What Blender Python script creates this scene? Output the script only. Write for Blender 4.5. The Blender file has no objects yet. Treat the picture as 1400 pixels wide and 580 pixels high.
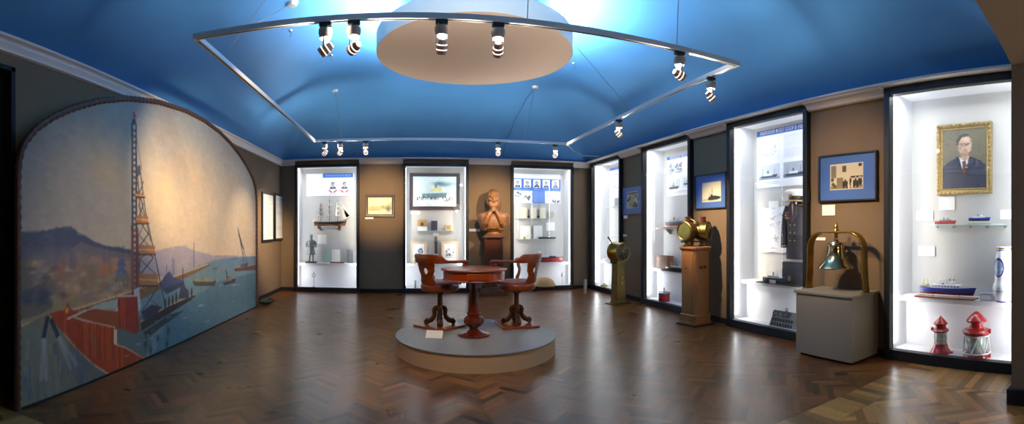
import bpy, math, random
import numpy as np
from mathutils import Vector, Matrix
random.seed(7); rng = np.random.default_rng(7)
SC = bpy.context.scene; COL = SC.collection
PI = math.pi; R = math.radians

# ---------------------------------------------------------------- camera geometry (a stitched cylindrical panorama)
EYE = 1.5; FPX = 655.0; X0 = 560.0; YH = 312.4
def srgb(r, g, b):
    f = lambda c: (c/255/12.92) if c/255 <= .04045 else ((c/255+.055)/1.055)**2.4
    return (f(r), f(g), f(b))

# ---------------------------------------------------------------- wall frames: ex = to the viewer's right along the wall, ey = into the wall
WALLS = {'far': 0.0, 'right': -R(88.33), 'left': R(90.0)}
def wpt(w, px, py, dep):
    """distance along wall w and height of the spot seen at (px, py) on its plane at depth dep"""
    phi = (px-X0)/FPX + WALLS[w]
    return dep*math.tan(phi), EYE - (py-YH)/FPX*dep/math.cos(phi)
def wloc(w, xa, dep, z=0.0):
    a = WALLS[w]
    return Vector((math.cos(a)*xa - math.sin(a)*dep, math.sin(a)*xa + math.cos(a)*dep, z))
def gpt(px, py, z=0.0):
    """spot of height z seen at (px, py)"""
    d = (EYE-z)*FPX/(py-YH); th = (px-X0)/FPX
    return Vector((d*math.sin(th), d*math.cos(th), z))
def dirpt(px, dist, z=0.0):
    th = (px-X0)/FPX
    return Vector((dist*math.sin(th), dist*math.cos(th), z))

# ---------------------------------------------------------------- materials
MATS = {}
def mat(name, col, rough=.5, metal=0.0, emit=None, estr=0.0, noise=0.0, nscale=8.0, bump=0.0, bscale=40.0, coat=0.0, trans=0.0, stretch=None, col2=None, spec=None):
    if name in MATS: return MATS[name]
    m = bpy.data.materials.new(name); m.use_nodes = True
    nt = m.node_tree; N = nt.nodes; L = nt.links
    b = N['Principled BSDF']
    b.inputs['Base Color'].default_value = (*col, 1); b.inputs['Roughness'].default_value = rough
    b.inputs['Metallic'].default_value = metal
    if coat: b.inputs['Coat Weight'].default_value = coat; b.inputs['Coat Roughness'].default_value = .08
    if trans: b.inputs['Transmission Weight'].default_value = trans
    if spec is not None: b.inputs['Specular IOR Level'].default_value = spec
    if emit: b.inputs['Emission Color'].default_value = (*emit, 1); b.inputs['Emission Strength'].default_value = estr
    if noise or bump:
        tc = N.new('ShaderNodeTexCoord'); mp = N.new('ShaderNodeMapping')
        L.new(tc.outputs['Object'], mp.inputs['Vector'])
        if stretch: mp.inputs['Scale'].default_value = stretch
    if noise:
        n = N.new('ShaderNodeTexNoise'); n.inputs['Scale'].default_value = nscale; n.inputs['Detail'].default_value = 5
        L.new(mp.outputs[0], n.inputs['Vector'])
        r = N.new('ShaderNodeValToRGB')
        c2 = col2 if col2 else tuple(c*(1-noise) for c in col)
        r.color_ramp.elements[0].position = .3; r.color_ramp.elements[1].position = .7
        r.color_ramp.elements[0].color = (*c2, 1); r.color_ramp.elements[1].color = (*col, 1)
        L.new(n.outputs['Fac'], r.inputs['Fac']); L.new(r.outputs['Color'], b.inputs['Base Color'])
    if bump:
        n2 = N.new('ShaderNodeTexNoise'); n2.inputs['Scale'].default_value = bscale; n2.inputs['Detail'].default_value = 3
        L.new(mp.outputs[0], n2.inputs['Vector'])
        bp = N.new('ShaderNodeBump'); bp.inputs['Strength'].default_value = bump; bp.inputs['Distance'].default_value = .01
        L.new(n2.outputs['Fac'], bp.inputs['Height']); L.new(bp.outputs['Normal'], b.inputs['Normal'])
    MATS[name] = m; return m
def thin_glass(name, tint=(1, 1, 1), gloss=.06):
    m = bpy.data.materials.new(name); m.use_nodes = True; nt = m.node_tree; N = nt.nodes; L = nt.links
    N.remove(N['Principled BSDF']); o = N['Material Output']
    t = N.new('ShaderNodeBsdfTransparent'); t.inputs['Color'].default_value = (*tint, 1)
    g = N.new('ShaderNodeBsdfGlossy'); g.inputs['Roughness'].default_value = .02
    lf = N.new('ShaderNodeLayerWeight'); lf.inputs['Blend'].default_value = .5
    pw = N.new('ShaderNodeMath'); pw.operation = 'POWER'; pw.inputs[1].default_value = 4.0; L.new(lf.outputs['Facing'], pw.inputs[0])
    lw = N.new('ShaderNodeMath'); lw.operation = 'MULTIPLY_ADD'; lw.inputs[1].default_value = .6; lw.inputs[2].default_value = .025; L.new(pw.outputs[0], lw.inputs[0])
    mx = N.new('ShaderNodeMixShader'); L.new(lw.outputs[0], mx.inputs[0]); L.new(t.outputs[0], mx.inputs[1]); L.new(g.outputs[0], mx.inputs[2])
    L.new(mx.outputs[0], o.inputs['Surface']); MATS[name] = m; return m
def attr_mat(name, rough=.5, noise=0.0, coat=0.0, bump=0.0, bscale=60, spec=.5):
    """surface coloured by the mesh's own painted colours"""
    m = bpy.data.materials.new(name); m.use_nodes = True; nt = m.node_tree; N = nt.nodes; L = nt.links
    b = N['Principled BSDF']; b.inputs['Roughness'].default_value = rough; b.inputs['Coat Weight'].default_value = coat
    b.inputs['Specular IOR Level'].default_value = spec
    a = N.new('ShaderNodeAttribute'); a.attribute_name = 'Col'
    L.new(a.outputs['Color'], b.inputs['Base Color'])
    if bump:
        tc = N.new('ShaderNodeTexCoord'); n2 = N.new('ShaderNodeTexNoise'); n2.inputs['Scale'].default_value = bscale
        L.new(tc.outputs['Object'], n2.inputs['Vector'])
        bp = N.new('ShaderNodeBump'); bp.inputs['Strength'].default_value = bump; bp.inputs['Distance'].default_value = .005
        L.new(n2.outputs['Fac'], bp.inputs['Height']); L.new(bp.outputs['Normal'], b.inputs['Normal'])
    MATS[name] = m; return m

# ---------------------------------------------------------------- mesh builder
class MB:
    def __init__(s): s.v = []; s.f = []
    def add(s, vs, fs):
        o = len(s.v); s.v += [tuple(p) for p in vs]; s.f += [tuple(i+o for i in f) for f in fs]; return s
    def box(s, x0, x1, y0, y1, z0, z1):
        vs = [(x, y, z) for x in (x0, x1) for y in (y0, y1) for z in (z0, z1)]
        return s.add(vs, [(0, 1, 3, 2), (4, 6, 7, 5), (0, 4, 5, 1), (2, 3, 7, 6), (0, 2, 6, 4), (1, 5, 7, 3)])
    def rings(s, rs, closed=False, caps=True, wrap=True):
        n = len(rs[0]); vs = [p for r in rs for p in r]; fs = []; k = len(rs)
        for i in range(k if closed else k-1):
            a = i*n; b = ((i+1) % k)*n
            for j in range(n if wrap else n-1):
                j2 = (j+1) % n; fs.append((a+j, a+j2, b+j2, b+j))
        if caps and not closed: fs.append(tuple(range(n-1, -1, -1))); fs.append(tuple((k-1)*n+j for j in range(n)))
        return s.add(vs, fs)
    def lathe(s, prof, n=32, c=(0, 0, 0), M=None, caps=True):
        c = Vector(c); rs = []
        for r, z in prof:
            ring = [Vector((max(r, 1e-4)*math.cos(2*PI*j/n), max(r, 1e-4)*math.sin(2*PI*j/n), z)) for j in range(n)]
            rs.append([(M @ p if M else p)+c for p in ring])
        return s.rings(rs, caps=caps)
    def tube(s, pts, r, n=8, closed=False, up=None, flat=1.0):
        pts = [Vector(p) for p in pts]; k = len(pts); rr = r if hasattr(r, '__len__') else [r]*k
        rs = []; prev = None
        for i in range(k):
            a = pts[(i-1) % k] if (closed or i > 0) else pts[0]
            b = pts[(i+1) % k] if (closed or i < k-1) else pts[-1]
            t = (b-a); t = t.normalized() if t.length > 1e-9 else Vector((0, 0, 1))
            if prev is None:
                u0 = Vector(up) if up else (Vector((0, 0, 1)) if abs(t.z) < .9 else Vector((1, 0, 0)))
                u = (u0 - t*u0.dot(t)).normalized()
            else:
                u0 = Vector(up) if up else prev
                u = (u0 - t*u0.dot(t)); u = u.normalized() if u.length > 1e-6 else prev
            prev = u; w = t.cross(u)
            rs.append([pts[i] + (u*math.cos(2*PI*j/n)*flat + w*math.sin(2*PI*j/n))*rr[i] for j in range(n)])
        return s.rings(rs, closed=closed)
    def cyl(s, p0, p1, r0, r1=None, n=20): return s.tube([p0, p1], [r0, r0 if r1 is None else r1], n)
    def strip(s, pts, w, t, wdir):
        """flat bar: width w along wdir, thickness t, swept along pts"""
        pts = [Vector(p) for p in pts]; wd = Vector(wdir).normalized(); rs = []; k = len(pts)
        ww = w if hasattr(w, '__len__') else [w]*k
        for i in range(k):
            tt = (pts[min(i+1, k-1)]-pts[max(i-1, 0)]).normalized(); nn = tt.cross(wd).normalized()
            p = pts[i]; rs.append([p-wd*ww[i]/2-nn*t/2, p+wd*ww[i]/2-nn*t/2, p+wd*ww[i]/2+nn*t/2, p-wd*ww[i]/2+nn*t/2])
        return s.rings(rs)
    def prism(s, poly, a, b, plane='xz'):
        m = {'xz': lambda p, d: (p[0], d, p[1]), 'xy': lambda p, d: (p[0], p[1], d), 'yz': lambda p, d: (d, p[0], p[1])}[plane]
        return s.rings([[m(p, a) for p in poly], [m(p, b) for p in poly]])
    def ell(s, c, r, nu=20, nv=12, M=None):
        c = Vector(c); r = (r, r, r) if not hasattr(r, '__len__') else r; rs = []
        for i in range(nv+1):
            ph = PI*(i/nv); ph = min(max(ph, .02), PI-.02)
            ring = [Vector((r[0]*math.sin(ph)*math.cos(2*PI*j/nu), r[1]*math.sin(ph)*math.sin(2*PI*j/nu), -r[2]*math.cos(ph))) for j in range(nu)]
            rs.append([(M @ p if M else p)+c for p in ring])
        return s.rings(rs)
    def xf(s, M): s.v = [tuple(M @ Vector(p)) for p in s.v]; return s
    def mesh(s, name):
        me = bpy.data.meshes.new(name); me.from_pydata(s.v, [], s.f); me.update()
        import bmesh
        bm = bmesh.new(); bm.from_mesh(me); bmesh.ops.recalc_face_normals(bm, faces=bm.faces); bm.to_mesh(me); bm.free()
        return me
    def build(s, name, m, parent=None, smooth=35, bevel=0, label=None, mods=()):
        me = s.mesh(name); me.materials.append(m)
        if smooth: me.shade_smooth(); me.set_sharp_from_angle(angle=R(smooth))
        o = bpy.data.objects.new(name, me); COL.objects.link(o)
        if parent: o.parent = parent
        if bevel:
            b = o.modifiers.new('bevel', 'BEVEL'); b.width = bevel; b.segments = 2; b.limit_method = 'ANGLE'; b.angle_limit = R(40)
        if label: o['label'] = label
        return o
def tag(o, label, cat, group=None):
    o['label'] = label; o['category'] = cat
    if group: o['group'] = group
    return o
def thing(name, label, cat, loc=(0, 0, 0), rz=0.0, group=None):
    o = bpy.data.objects.new(name, None); COL.objects.link(o); o.location = loc; o.rotation_euler = (0, 0, rz)
    o.empty_display_size = .1
    return tag(o, label, cat, group)
def single(mb, name, m, label, cat, loc=(0, 0, 0), rz=0.0, group=None, **k):
    o = mb.build(name, m, **k); o.location = loc; o.rotation_euler = (0, 0, rz); return tag(o, label, cat, group)
def struct(mb, name, m, **k):
    o = mb.build(name, m, **k)
    if not o.parent: o['kind'] = 'structure'
    return o
def dup(root, loc, rz, label, group=None):
    r = root.copy(); COL.objects.link(r); r.location = loc; r.rotation_euler = (0, 0, rz); r['label'] = label
    if group: r['group'] = group
    def rec(src, dst):
        for ch in list(src.children):
            c = ch.copy(); COL.objects.link(c); c.parent = dst; rec(ch, c)
    rec(root, r); return r
def text(body, size, loc, m, parent, rot=(R(90), 0, 0), align='CENTER', name='lettering', extrude=.001, sx=1.0):
    c = bpy.data.curves.new(name, 'FONT'); c.body = body; c.size = size; c.align_x = align; c.align_y = 'CENTER'; c.extrude = extrude
    c.resolution_u = 2
    tmp = bpy.data.objects.new('t', c); COL.objects.link(tmp); bpy.context.view_layer.update()
    me = bpy.data.meshes.new_from_object(tmp.evaluated_get(bpy.context.evaluated_depsgraph_get())); bpy.data.objects.remove(tmp)
    me.materials.clear(); me.materials.append(m); o = bpy.data.objects.new(name, me); COL.objects.link(o); o.parent = parent
    o.location = loc; o.rotation_euler = rot; o.scale = (sx, 1, 1); return o

# ---------------------------------------------------------------- painted pictures
def vnoise(h, w, cells, seed, octaves=4, aspect=1.0):
    g = np.random.default_rng(seed); out = np.zeros((h, w)); amp = 1; tot = 0
    for o in range(octaves):
        cx = max(2, int(cells*2**o)); cy = max(2, int(cells*2**o*h/w*aspect))
        G = g.random((cy+2, cx+2)); ys = np.linspace(0, cy, h); xs = np.linspace(0, cx, w)
        yi = ys.astype(int); xi = xs.astype(int); fy = (ys-yi)[:, None]; fx = (xs-xi)[None, :]
        fy = fy*fy*(3-2*fy); fx = fx*fx*(3-2*fx)
        A = G[np.ix_(yi, xi)]; B = G[np.ix_(yi, xi+1)]; C_ = G[np.ix_(yi+1, xi)]; D = G[np.ix_(yi+1, xi+1)]
        out += amp*((A*(1-fx)+B*fx)*(1-fy)+(C_*(1-fx)+D*fx)*fy); tot += amp; amp *= .5
    return out/tot
class Canvas:
    """raster with x to the right and z up, both in metres; colours are sRGB 0..255"""
    def __init__(s, w, h, res, col=(255, 255, 255), x0=0.0, z0=0.0, tf=None):
        s.w, s.h, s.x0, s.z0, s.tf = w, h, x0, z0, tf
        s.nx = max(2, int(round(w/res)))+1; s.nz = max(2, int(round(h/res)))+1; s.k = 2
        s.W = s.nx*s.k; s.H = s.nz*s.k
        s.a = np.empty((s.H, s.W, 3)); s.a[:] = col
        s.xs = x0 + (np.arange(s.W)+.5)/s.W*w; s.zs = z0 + (np.arange(s.H)+.5)/s.H*h
    def P(s, p): return s.tf(*p) if s.tf else p
    def poly(s, pts, col, alpha=1.0, soft=None):
        q = [s.P(p) for p in pts]; X = [p[0] for p in q]; Z = [p[1] for p in q]
        i0, i1 = np.searchsorted(s.xs, [min(X), max(X)]); j0, j1 = np.searchsorted(s.zs, [min(Z), max(Z)])
        if i1 <= i0 or j1 <= j0: return
        gx = s.xs[i0:i1][None, :]; gz = s.zs[j0:j1][:, None]; ins = np.zeros((j1-j0, i1-i0), bool)
        for a in range(len(q)):
            (xa, za), (xb, zb) = q[a], q[a-1]
            if za == zb: continue
            c = ((za > gz) != (zb > gz)); ins ^= c & (gx < (xb-xa)*(gz-za)/(zb-za)+xa)
        al = ins.astype(float)*alpha
        s._blend(j0, j1, i0, i1, col, al)
    def _blend(s, j0, j1, i0, i1, col, al):
        c = np.array(col, float); s.a[j0:j1, i0:i1] = s.a[j0:j1, i0:i1]*(1-al[..., None]) + c*al[..., None]
    def line(s, p0, p1, wd, col, alpha=1.0):
        a = Vector(s.P(p0)); b = Vector(s.P(p1)); d = b-a
        if d.length < 1e-6: return
        n = Vector((-d.y, d.x)).normalized()*max(wd, s.w/s.W*1.2)/2
        t = s.tf; s.tf = None; s.poly([a+n, b+n, b-n, a-n], col, alpha); s.tf = t
    def pline(s, pts, wd, col, alpha=1.0):
        for a, b in zip(pts, pts[1:]): s.line(a, b, wd, col, alpha)
    def blob(s, c, rx, rz, col, alpha=1.0, soft=True):
        x, z = s.P(c); u = (s.xs[None, :]-x)/rx; v = (s.zs[:, None]-z)/rz; d = u*u+v*v
        al = np.exp(-d*1.2)*alpha if soft else (d < 1)*alpha
        s._blend(0, s.H, 0, s.W, col, al)
    def disc(s, c, rx, rz, col, alpha=1.0): s.blob(c, rx, rz, col, alpha, False)
    def rect(s, x0, z0, x1, z1, col, alpha=1.0): s.poly([(x0, z0), (x1, z0), (x1, z1), (x0, z1)], col, alpha)
    def noise(s, amt, cells=20, seed=1, aspect=1.0):
        s.a += (vnoise(s.H, s.W, cells, seed, aspect=aspect)[..., None]-.5)*2*amt
    def strokes(s, n, wd, ln, jit, seed, alpha=.5, zmax=1e9):
        g = random.Random(seed)
        for _ in range(n):
            x = s.x0+g.random()*s.w; z = s.z0+g.random()*s.h
            if z > zmax: continue
            i = min(s.W-1, int((x-s.x0)/s.w*s.W)); j = min(s.H-1, int((z-s.z0)/s.h*s.H)); c = s.a[j, i]+g.uniform(-jit, jit)+np.array([g.uniform(-jit, jit)*.5 for _ in range(3)])
            a = g.uniform(-.5, .5); l = ln*g.uniform(.4, 1.3); t = s.tf; s.tf = None
            s.line((x-l*math.cos(a)/2, z-l*math.sin(a)/2), (x+l*math.cos(a)/2, z+l*math.sin(a)/2), wd*g.uniform(.6, 1.4), c, alpha); s.tf = t
    def build(s, name, m, parent=None, y=0.0, ox=0.0, oz=0.0, mask=None):
        a = s.a.reshape(s.nz, s.k, s.nx, s.k, 3).mean(axis=(1, 3)); a = np.clip(a, 0, 255)/255
        lin = np.where(a <= .04045, a/12.92, ((a+.055)/1.055)**2.4)
        nx, nz = s.nx, s.nz
        X, Z = np.meshgrid(np.linspace(s.x0, s.x0+s.w, nx)+ox, np.linspace(s.z0, s.z0+s.h, nz)+oz)
        co = np.stack([X, np.full_like(X, y), Z], -1).reshape(-1, 3).astype(np.float32)
        idx = np.arange(nx*nz).reshape(nz, nx)
        q = np.stack([idx[:-1, :-1], idx[:-1, 1:], idx[1:, 1:], idx[1:, :-1]], -1).reshape(-1, 4)
        if mask is not None:
            cx = (X[:-1, :-1]+X[1:, 1:])/2; cz = (Z[:-1, :-1]+Z[1:, 1:])/2; q = q[mask(cx, cz).reshape(-1)]
        me = bpy.data.meshes.new(name); me.vertices.add(nx*nz); me.vertices.foreach_set('co', co.ravel())
        me.loops.add(q.size); me.polygons.add(len(q)); me.loops.foreach_set('vertex_index', q.ravel().astype(np.int32))
        me.polygons.foreach_set('loop_start', (np.arange(len(q))*4).astype(np.int32)); me.update(calc_edges=True); me.validate()
        at = me.color_attributes.new('Col', 'FLOAT_COLOR', 'POINT')
        rgba = np.ones((nx*nz, 4), np.float32); rgba[:, :3] = lin.reshape(-1, 3); at.data.foreach_set('color', rgba.ravel())
        me.materials.append(m); o = bpy.data.objects.new(name, me); COL.objects.link(o)
        if parent: o.parent = parent
        return o
COVE_W = 44; SPOT_K = 1.25; NEAR_W = 50; SPILL_W = 120
# ================================================================ materials
wall_m = mat('wall_paint', srgb(115, 92, 66), .85, noise=.08, nscale=3, bump=.05, bscale=120)
plaster = mat('beam_plaster', srgb(172, 154, 134), .85, noise=.08, nscale=4)
blue_m = mat('blue_paint', (.075, .300, .68), .7, noise=.10, nscale=1.2)
cornice_m = mat('cornice_paint', srgb(238, 230, 222), .6)
black_m = mat('dark_frame', srgb(27, 29, 31), .5, spec=.3)
basedark = mat('skirting_paint', srgb(24, 26, 26), .7, spec=.2)
void_m = mat('doorway_dark', (.004, .004, .004), .9)
white_in = mat('case_lining', srgb(222, 222, 224), .6)
white_card = mat('white_card', srgb(235, 235, 232), .6)
lamp_white = mat('lamp_tube', (1, 1, 1), .5, emit=(.93, .97, 1), estr=14)
glass = thin_glass('case_glass'); glass2 = thin_glass('shelf_glass', tint=(.93, .97, .95))
parquet = attr_mat('parquet_wood', .27, bump=.01, bscale=30, spec=.6)
paint_m = attr_mat('oil_paint', .55); photo_m = attr_mat('photo_print', .4, spec=.3); mural_m = attr_mat('mural_paint', .6, spec=.25, bump=.15, bscale=50)
brass = mat('brass', srgb(176, 142, 70), .28, 1.0, noise=.35, nscale=9)
brass_old = mat('aged_brass', srgb(124, 108, 66), .42, 1.0, noise=.4, nscale=12)
copper = mat('copper', srgb(150, 84, 50), .35, 1.0, noise=.4, nscale=12)
gold = mat('gilt', srgb(186, 160, 104), .4, .7, noise=.35, nscale=40, bump=.3, bscale=60)
mahog = mat('mahogany', srgb(150, 62, 8), .28, coat=.25, noise=.5, nscale=5, stretch=(2, 2, 9))
mahog_d = mat('dark_mahogany', srgb(100, 34, 14), .25, coat=.3, noise=.5, nscale=8)
iron = mat('dark_iron', srgb(84, 50, 30), .3, .6)
pine = mat('pine_wood', srgb(160, 102, 50), .5, noise=.3, nscale=4, stretch=(9, 9, 1))
greybox = mat('grey_plinth', srgb(134, 124, 104), .7)
steel = mat('brushed_metal', srgb(150, 150, 152), .35, .8)
red_m = mat('red_enamel', srgb(170, 22, 28), .25, coat=.4)
white_m = mat('white_enamel', srgb(232, 234, 236), .35)
blk = mat('black_plastic', srgb(20, 20, 22), .4)

# ================================================================ levels
ZTOP = 3.14
DL, DR, DF = 3.07, 4.78, 11.20         # depths of the left, right and far walls from the viewpoint
FRL, FRF = 4.70, 11.12                 # depth of the case frames on the right and far walls
YB = 1.27                              # edge of the beam

# ================================================================ floor
def clip(poly, n, c):
    out = []
    for i in range(len(poly)):
        a, b = poly[i-1], poly[i]; da = a[0]*n[0]+a[1]*n[1]-c; db = b[0]*n[0]+b[1]*n[1]-c
        if (da <= 0) != (db <= 0):
            t = da/(da-db); out.append((a[0]+t*(b[0]-a[0]), a[1]+t*(b[1]-a[1])))
        if db <= 0: out.append(b)
    return out
def floor_build():
    vs, fs, cols = [], [], []
    def plank(poly, zone, base, light):
        for n, c in zone:
            poly = clip(poly, n, c)
            if len(poly) < 3: return
        cx = sum(p[0] for p in poly)/len(poly); cy = sum(p[1] for p in poly)/len(poly)
        poly = [(cx+(p[0]-cx)*.988, cy+(p[1]-cy)*.988) for p in poly]
        k = random.random(); h = random.gauss(0, .30)
        v = max(.35, 1+h)*(1.3 if k > .92 else 1.0)*light
        col = (base[0]*v, base[1]*v*(1+random.uniform(-.08, .08)), base[2]*v*(1+random.uniform(-.15, .1)), 1)
        o = len(vs); vs.extend((p[0], p[1], 0) for p in poly); fs.append(tuple(range(o, o+len(poly)))); cols.extend([col]*len(poly))
    def herring(zone, bb, w, n, ang, base, light):
        ca, sa = math.cos(ang), math.sin(ang); ox, oy = bb[0], bb[1]
        rad = math.hypot(bb[2]-bb[0], bb[3]-bb[1]); K = int(rad/w)+2*n
        T = lambda x, y: (ox+(x*ca-y*sa)*w, oy+(x*sa+y*ca)*w)
        def ok(x, y):
            p = T(x, y); return bb[0]-.5 < p[0] < bb[2]+.5 and bb[1]-.5 < p[1] < bb[3]+.5
        for j in range(-K, K):
            for m in range(-K//(2*n)-2, K//(2*n)+3):
                x = j+2*n*m
                if ok(x, j): plank([T(x, j), T(x+n, j), T(x+n, j+1), T(x, j+1)], zone, base, light)
                y = j-(2*n-1)-2*n*m
                if ok(j, y): plank([T(j, y), T(j+1, y), T(j+1, y+n), T(j, y+n)], zone, base, light)
    dark = srgb(112, 64, 28); lite = srgb(170, 120, 64)
    # main field
    herring([((-1, 0), 3.3), ((1, 0), 5.0), ((0, -1), -2.66), ((0, 1), 11.3)], (-3.3, 2.66, 5.0, 11.3), .062, 5, R(45), dark, 1.0)
    # field of the neighbouring room in front of the threshold
    herring([((-1, 0), 3.3), ((1, 0), 4.12), ((0, -1), 2.6), ((0, 1), 2.34)], (-3.3, -2.6, 4.12, 2.34), .075, 6, R(45), lite, .95)
    y = 0
    for i in range(int(8.4/.085)):      # threshold row, boards across
        x = -3.3+i*.085; plank([(x, 2.34), (x+.085, 2.34), (x+.085, 2.66), (x, 2.66)], [((1, 0), 5.0)], lite, .9)
    for i in range(int(5.0/.075)):      # row along the wall
        yy = 2.34-(i+1)*.075; plank([(4.12, yy), (5.0, yy+.10), (5.0, yy+.175), (4.12, yy+.075)], [((0, 1), 2.34)], lite, 1.05)
    me = bpy.data.meshes.new('floor'); me.from_pydata(vs, [], fs); me.update()
    at = me.color_attributes.new('Col', 'FLOAT_COLOR', 'POINT')
    at.data.foreach_set('color', np.array(cols, np.float32).ravel()); me.materials.append(parquet)
    o = bpy.data.objects.new('floor', me); COL.objects.link(o); o['kind'] = 'structure'
    g = MB().box(-3.6, 5.6, -2.8, 12.2, -.12, -.0008).build('joint_bed', mat('floor_joints', srgb(40, 25, 14), .32), o)
floor_build()
# wood grain on the parquet
nt = parquet.node_tree; N = nt.nodes; L = nt.links; b = N['Principled BSDF']
tc = N.new('ShaderNodeTexCoord'); nz = N.new('ShaderNodeTexNoise'); nz.inputs['Scale'].default_value = 26; nz.inputs['Detail'].default_value = 6
mr = N.new('ShaderNodeMapRange'); mr.inputs['To Min'].default_value = .68; mr.inputs['To Max'].default_value = 1.25
mx = N.new('ShaderNodeVectorMath'); mx.operation = 'SCALE'
at = [n for n in N if n.bl_idname == 'ShaderNodeAttribute'][0]
L.new(tc.outputs['Object'], nz.inputs['Vector']); L.new(nz.outputs['Fac'], mr.inputs['Value']); L.new(at.outputs['Color'], mx.inputs[0]); L.new(mr.outputs[0], mx.inputs['Scale']); L.new(mx.outputs[0], b.inputs['Base Color'])
n3 = N.new('ShaderNodeTexNoise'); n3.inputs['Scale'].default_value = 2.2; mr2 = N.new('ShaderNodeMapRange'); mr2.inputs['To Min'].default_value = .25; mr2.inputs['To Max'].default_value = .33
L.new(tc.outputs['Object'], n3.inputs['Vector']); L.new(n3.outputs['Fac'], mr2.inputs['Value']); L.new(mr2.outputs[0], b.inputs['Roughness'])

# ================================================================ display cases: (wall, px left, px right, front depth, bay depth)
CASES = [('far', 402.5, 491, .60), ('far', 551, 641, .60), ('far', 699, 784.5, .60),
         ('right', 807, 847.5, .50), ('right', 876, 943, .50), ('right', 993, 1103, .52), ('right', 1208, 1392, .58)]
CX = []
for w, a, b_, bd in CASES:
    dep = FRF if w == 'far' else FRL
    x0 = wpt(w, a, 300, dep)[0]; x1 = wpt(w, b_, 300, dep)[0]; CX.append((w, x0, x1, dep, bd))

# ================================================================ walls (solid between the cases)
def wall_obj(name, w, dep, xr, holes, zt=3.3, th=.7, hole_top=3.0):
    mb = MB(); x = xr[0]
    for h0, h1 in sorted(holes):
        mb.box(x, h0, 0, th, 0, zt); mb.box(h0, h1, 0, th, hole_top, zt); x = h1
    mb.box(x, xr[1], 0, th, 0, zt)
    o = struct(mb, name, wall_m, smooth=0); o.location = wloc(w, 0, dep); o.rotation_euler = (0, 0, WALLS[w]); return o
wall_obj('wall_far', 'far', DF, (-3.8, 5.2), [(c[1]+.03, c[2]-.03) for c in CX if c[0] == 'far'])
# right wall: runs from the far corner towards the viewer; xa = -(distance towards the far end)
wall_obj('wall_right', 'right', DR, (-11.05, -.9), [(c[1]+.03, c[2]-.03) for c in CX if c[0] == 'right'], hole_top=3.09)
# left wall with a dark doorway near the viewer
yd = 2.84
mb = MB(); mb.box(yd, 11.9, 0, .3, 0, 3.3); mb.box(1.75, yd, 0, .3, 2.90, 3.3); mb.box(-2.6, 1.75, 0, .3, 0, 3.3)
o = struct(mb, 'wall_left', wall_m, smooth=0); o.location = wloc('left', 0, DL); o.rotation_euler = (0, 0, WALLS['left'])
dr = thing('door_1', 'dark open doorway in the wall beside the mural', 'door', wloc('left', 0, DL), WALLS['left']); dr['kind'] = 'structure'
MB().box(1.75, yd, .10, .15, 0, 2.88).build('doorway_shade_sheet', void_m, dr, smooth=0)  # near-black sheet stands for the shade inside the open doorway
mb = MB(); mb.box(yd-.05, yd, -.012, .1, 0, 2.9); mb.box(1.75, 1.80, -.012, .1, 0, 2.9); mb.box(1.75, yd, -.012, .1, 2.86, 2.9); mb.build('door_frame', basedark, dr, smooth=0)
struct(MB().box(-3.4, 5.4, -2.9, -2.6, 0, 3.3), 'wall_near', wall_m, smooth=0)
struct(MB().box(5.0, 5.3, -2.6, 1.15, 0, 3.3), 'wall_side', wall_m, smooth=0)

# ================================================================ cornice and skirting
def cornice(name, w, dep, x0, x1, gaps, lip, hz, thin=None, low=.15):
    """moulded profile (distance in front of the wall, height below the top)"""
    prof = [(0, 0), (lip, 0), (lip, -.022), (lip-.03, -.036), (lip-.035, -.048), (lip*.55, -.066), (lip*.40, -.095), (lip*.34, -.112), (.028, -.124), (.028, -low+.01), (0, -low)]
    short = [(0, 0), (lip, 0), (lip, -.024), (.0, -.026)]
    root = None
    segs = []; x = x0
    for g0, g1 in sorted(gaps):
        segs.append((x, g0, prof)); segs.append((g0, g1, short)); x = g1
    segs.append((x, x1, prof))
    mb = MB()
    for a, b2, pf in segs:
        if b2-a < .01: continue
        mb.rings([[(a, -p[0], ZTOP+p[1]) for p in pf], [(b2, -p[0], ZTOP+p[1]) for p in pf]])
    o = struct(mb, name, cornice_m, smooth=0); o.location = wloc(w, 0, dep); o.rotation_euler = (0, 0, WALLS[w]); return o
cornice('trim_1', 'far', DF, -3.07, 4.46, [(c[1], c[2]) for c in CX if c[0] == 'far'], .15, 0, low=.135)
cornice('trim_2', 'right', DR, -11.03, -1.40, [(c[1], c[2]) for c in CX if c[0] == 'right'], .20, 0, low=.06+.02)
cornice('trim_3', 'left', DL, 1.3, 11.19, [], .075, 0, low=.14)
def skirting(name, w, dep, spans, h=.085, t=.02):
    mb = MB()
    for a, b2 in spans: mb.box(a, b2, -t, 0, 0, h)
    o = struct(mb, name, basedark, smooth=0, bevel=.004); o.location = wloc(w, 0, dep); o.rotation_euler = (0, 0, WALLS[w])
def between(w, x0, x1):
    cs = sorted((c[1], c[2]) for c in CX if c[0] == w); out = []; x = x0
    for a, b2 in cs:
        if a-x > .01: out.append((x, a))
        x = b2
    if x1-x > .01: out.append((x, x1))
    return out
skirting('baseboard_far', 'far', DF, between('far', -3.06, 4.45))
skirting('baseboard_right', 'right', DR, between('right', -11.02, -1.42))
skirting('baseboard_left', 'left', DL, [(2.86, 11.18)])

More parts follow.
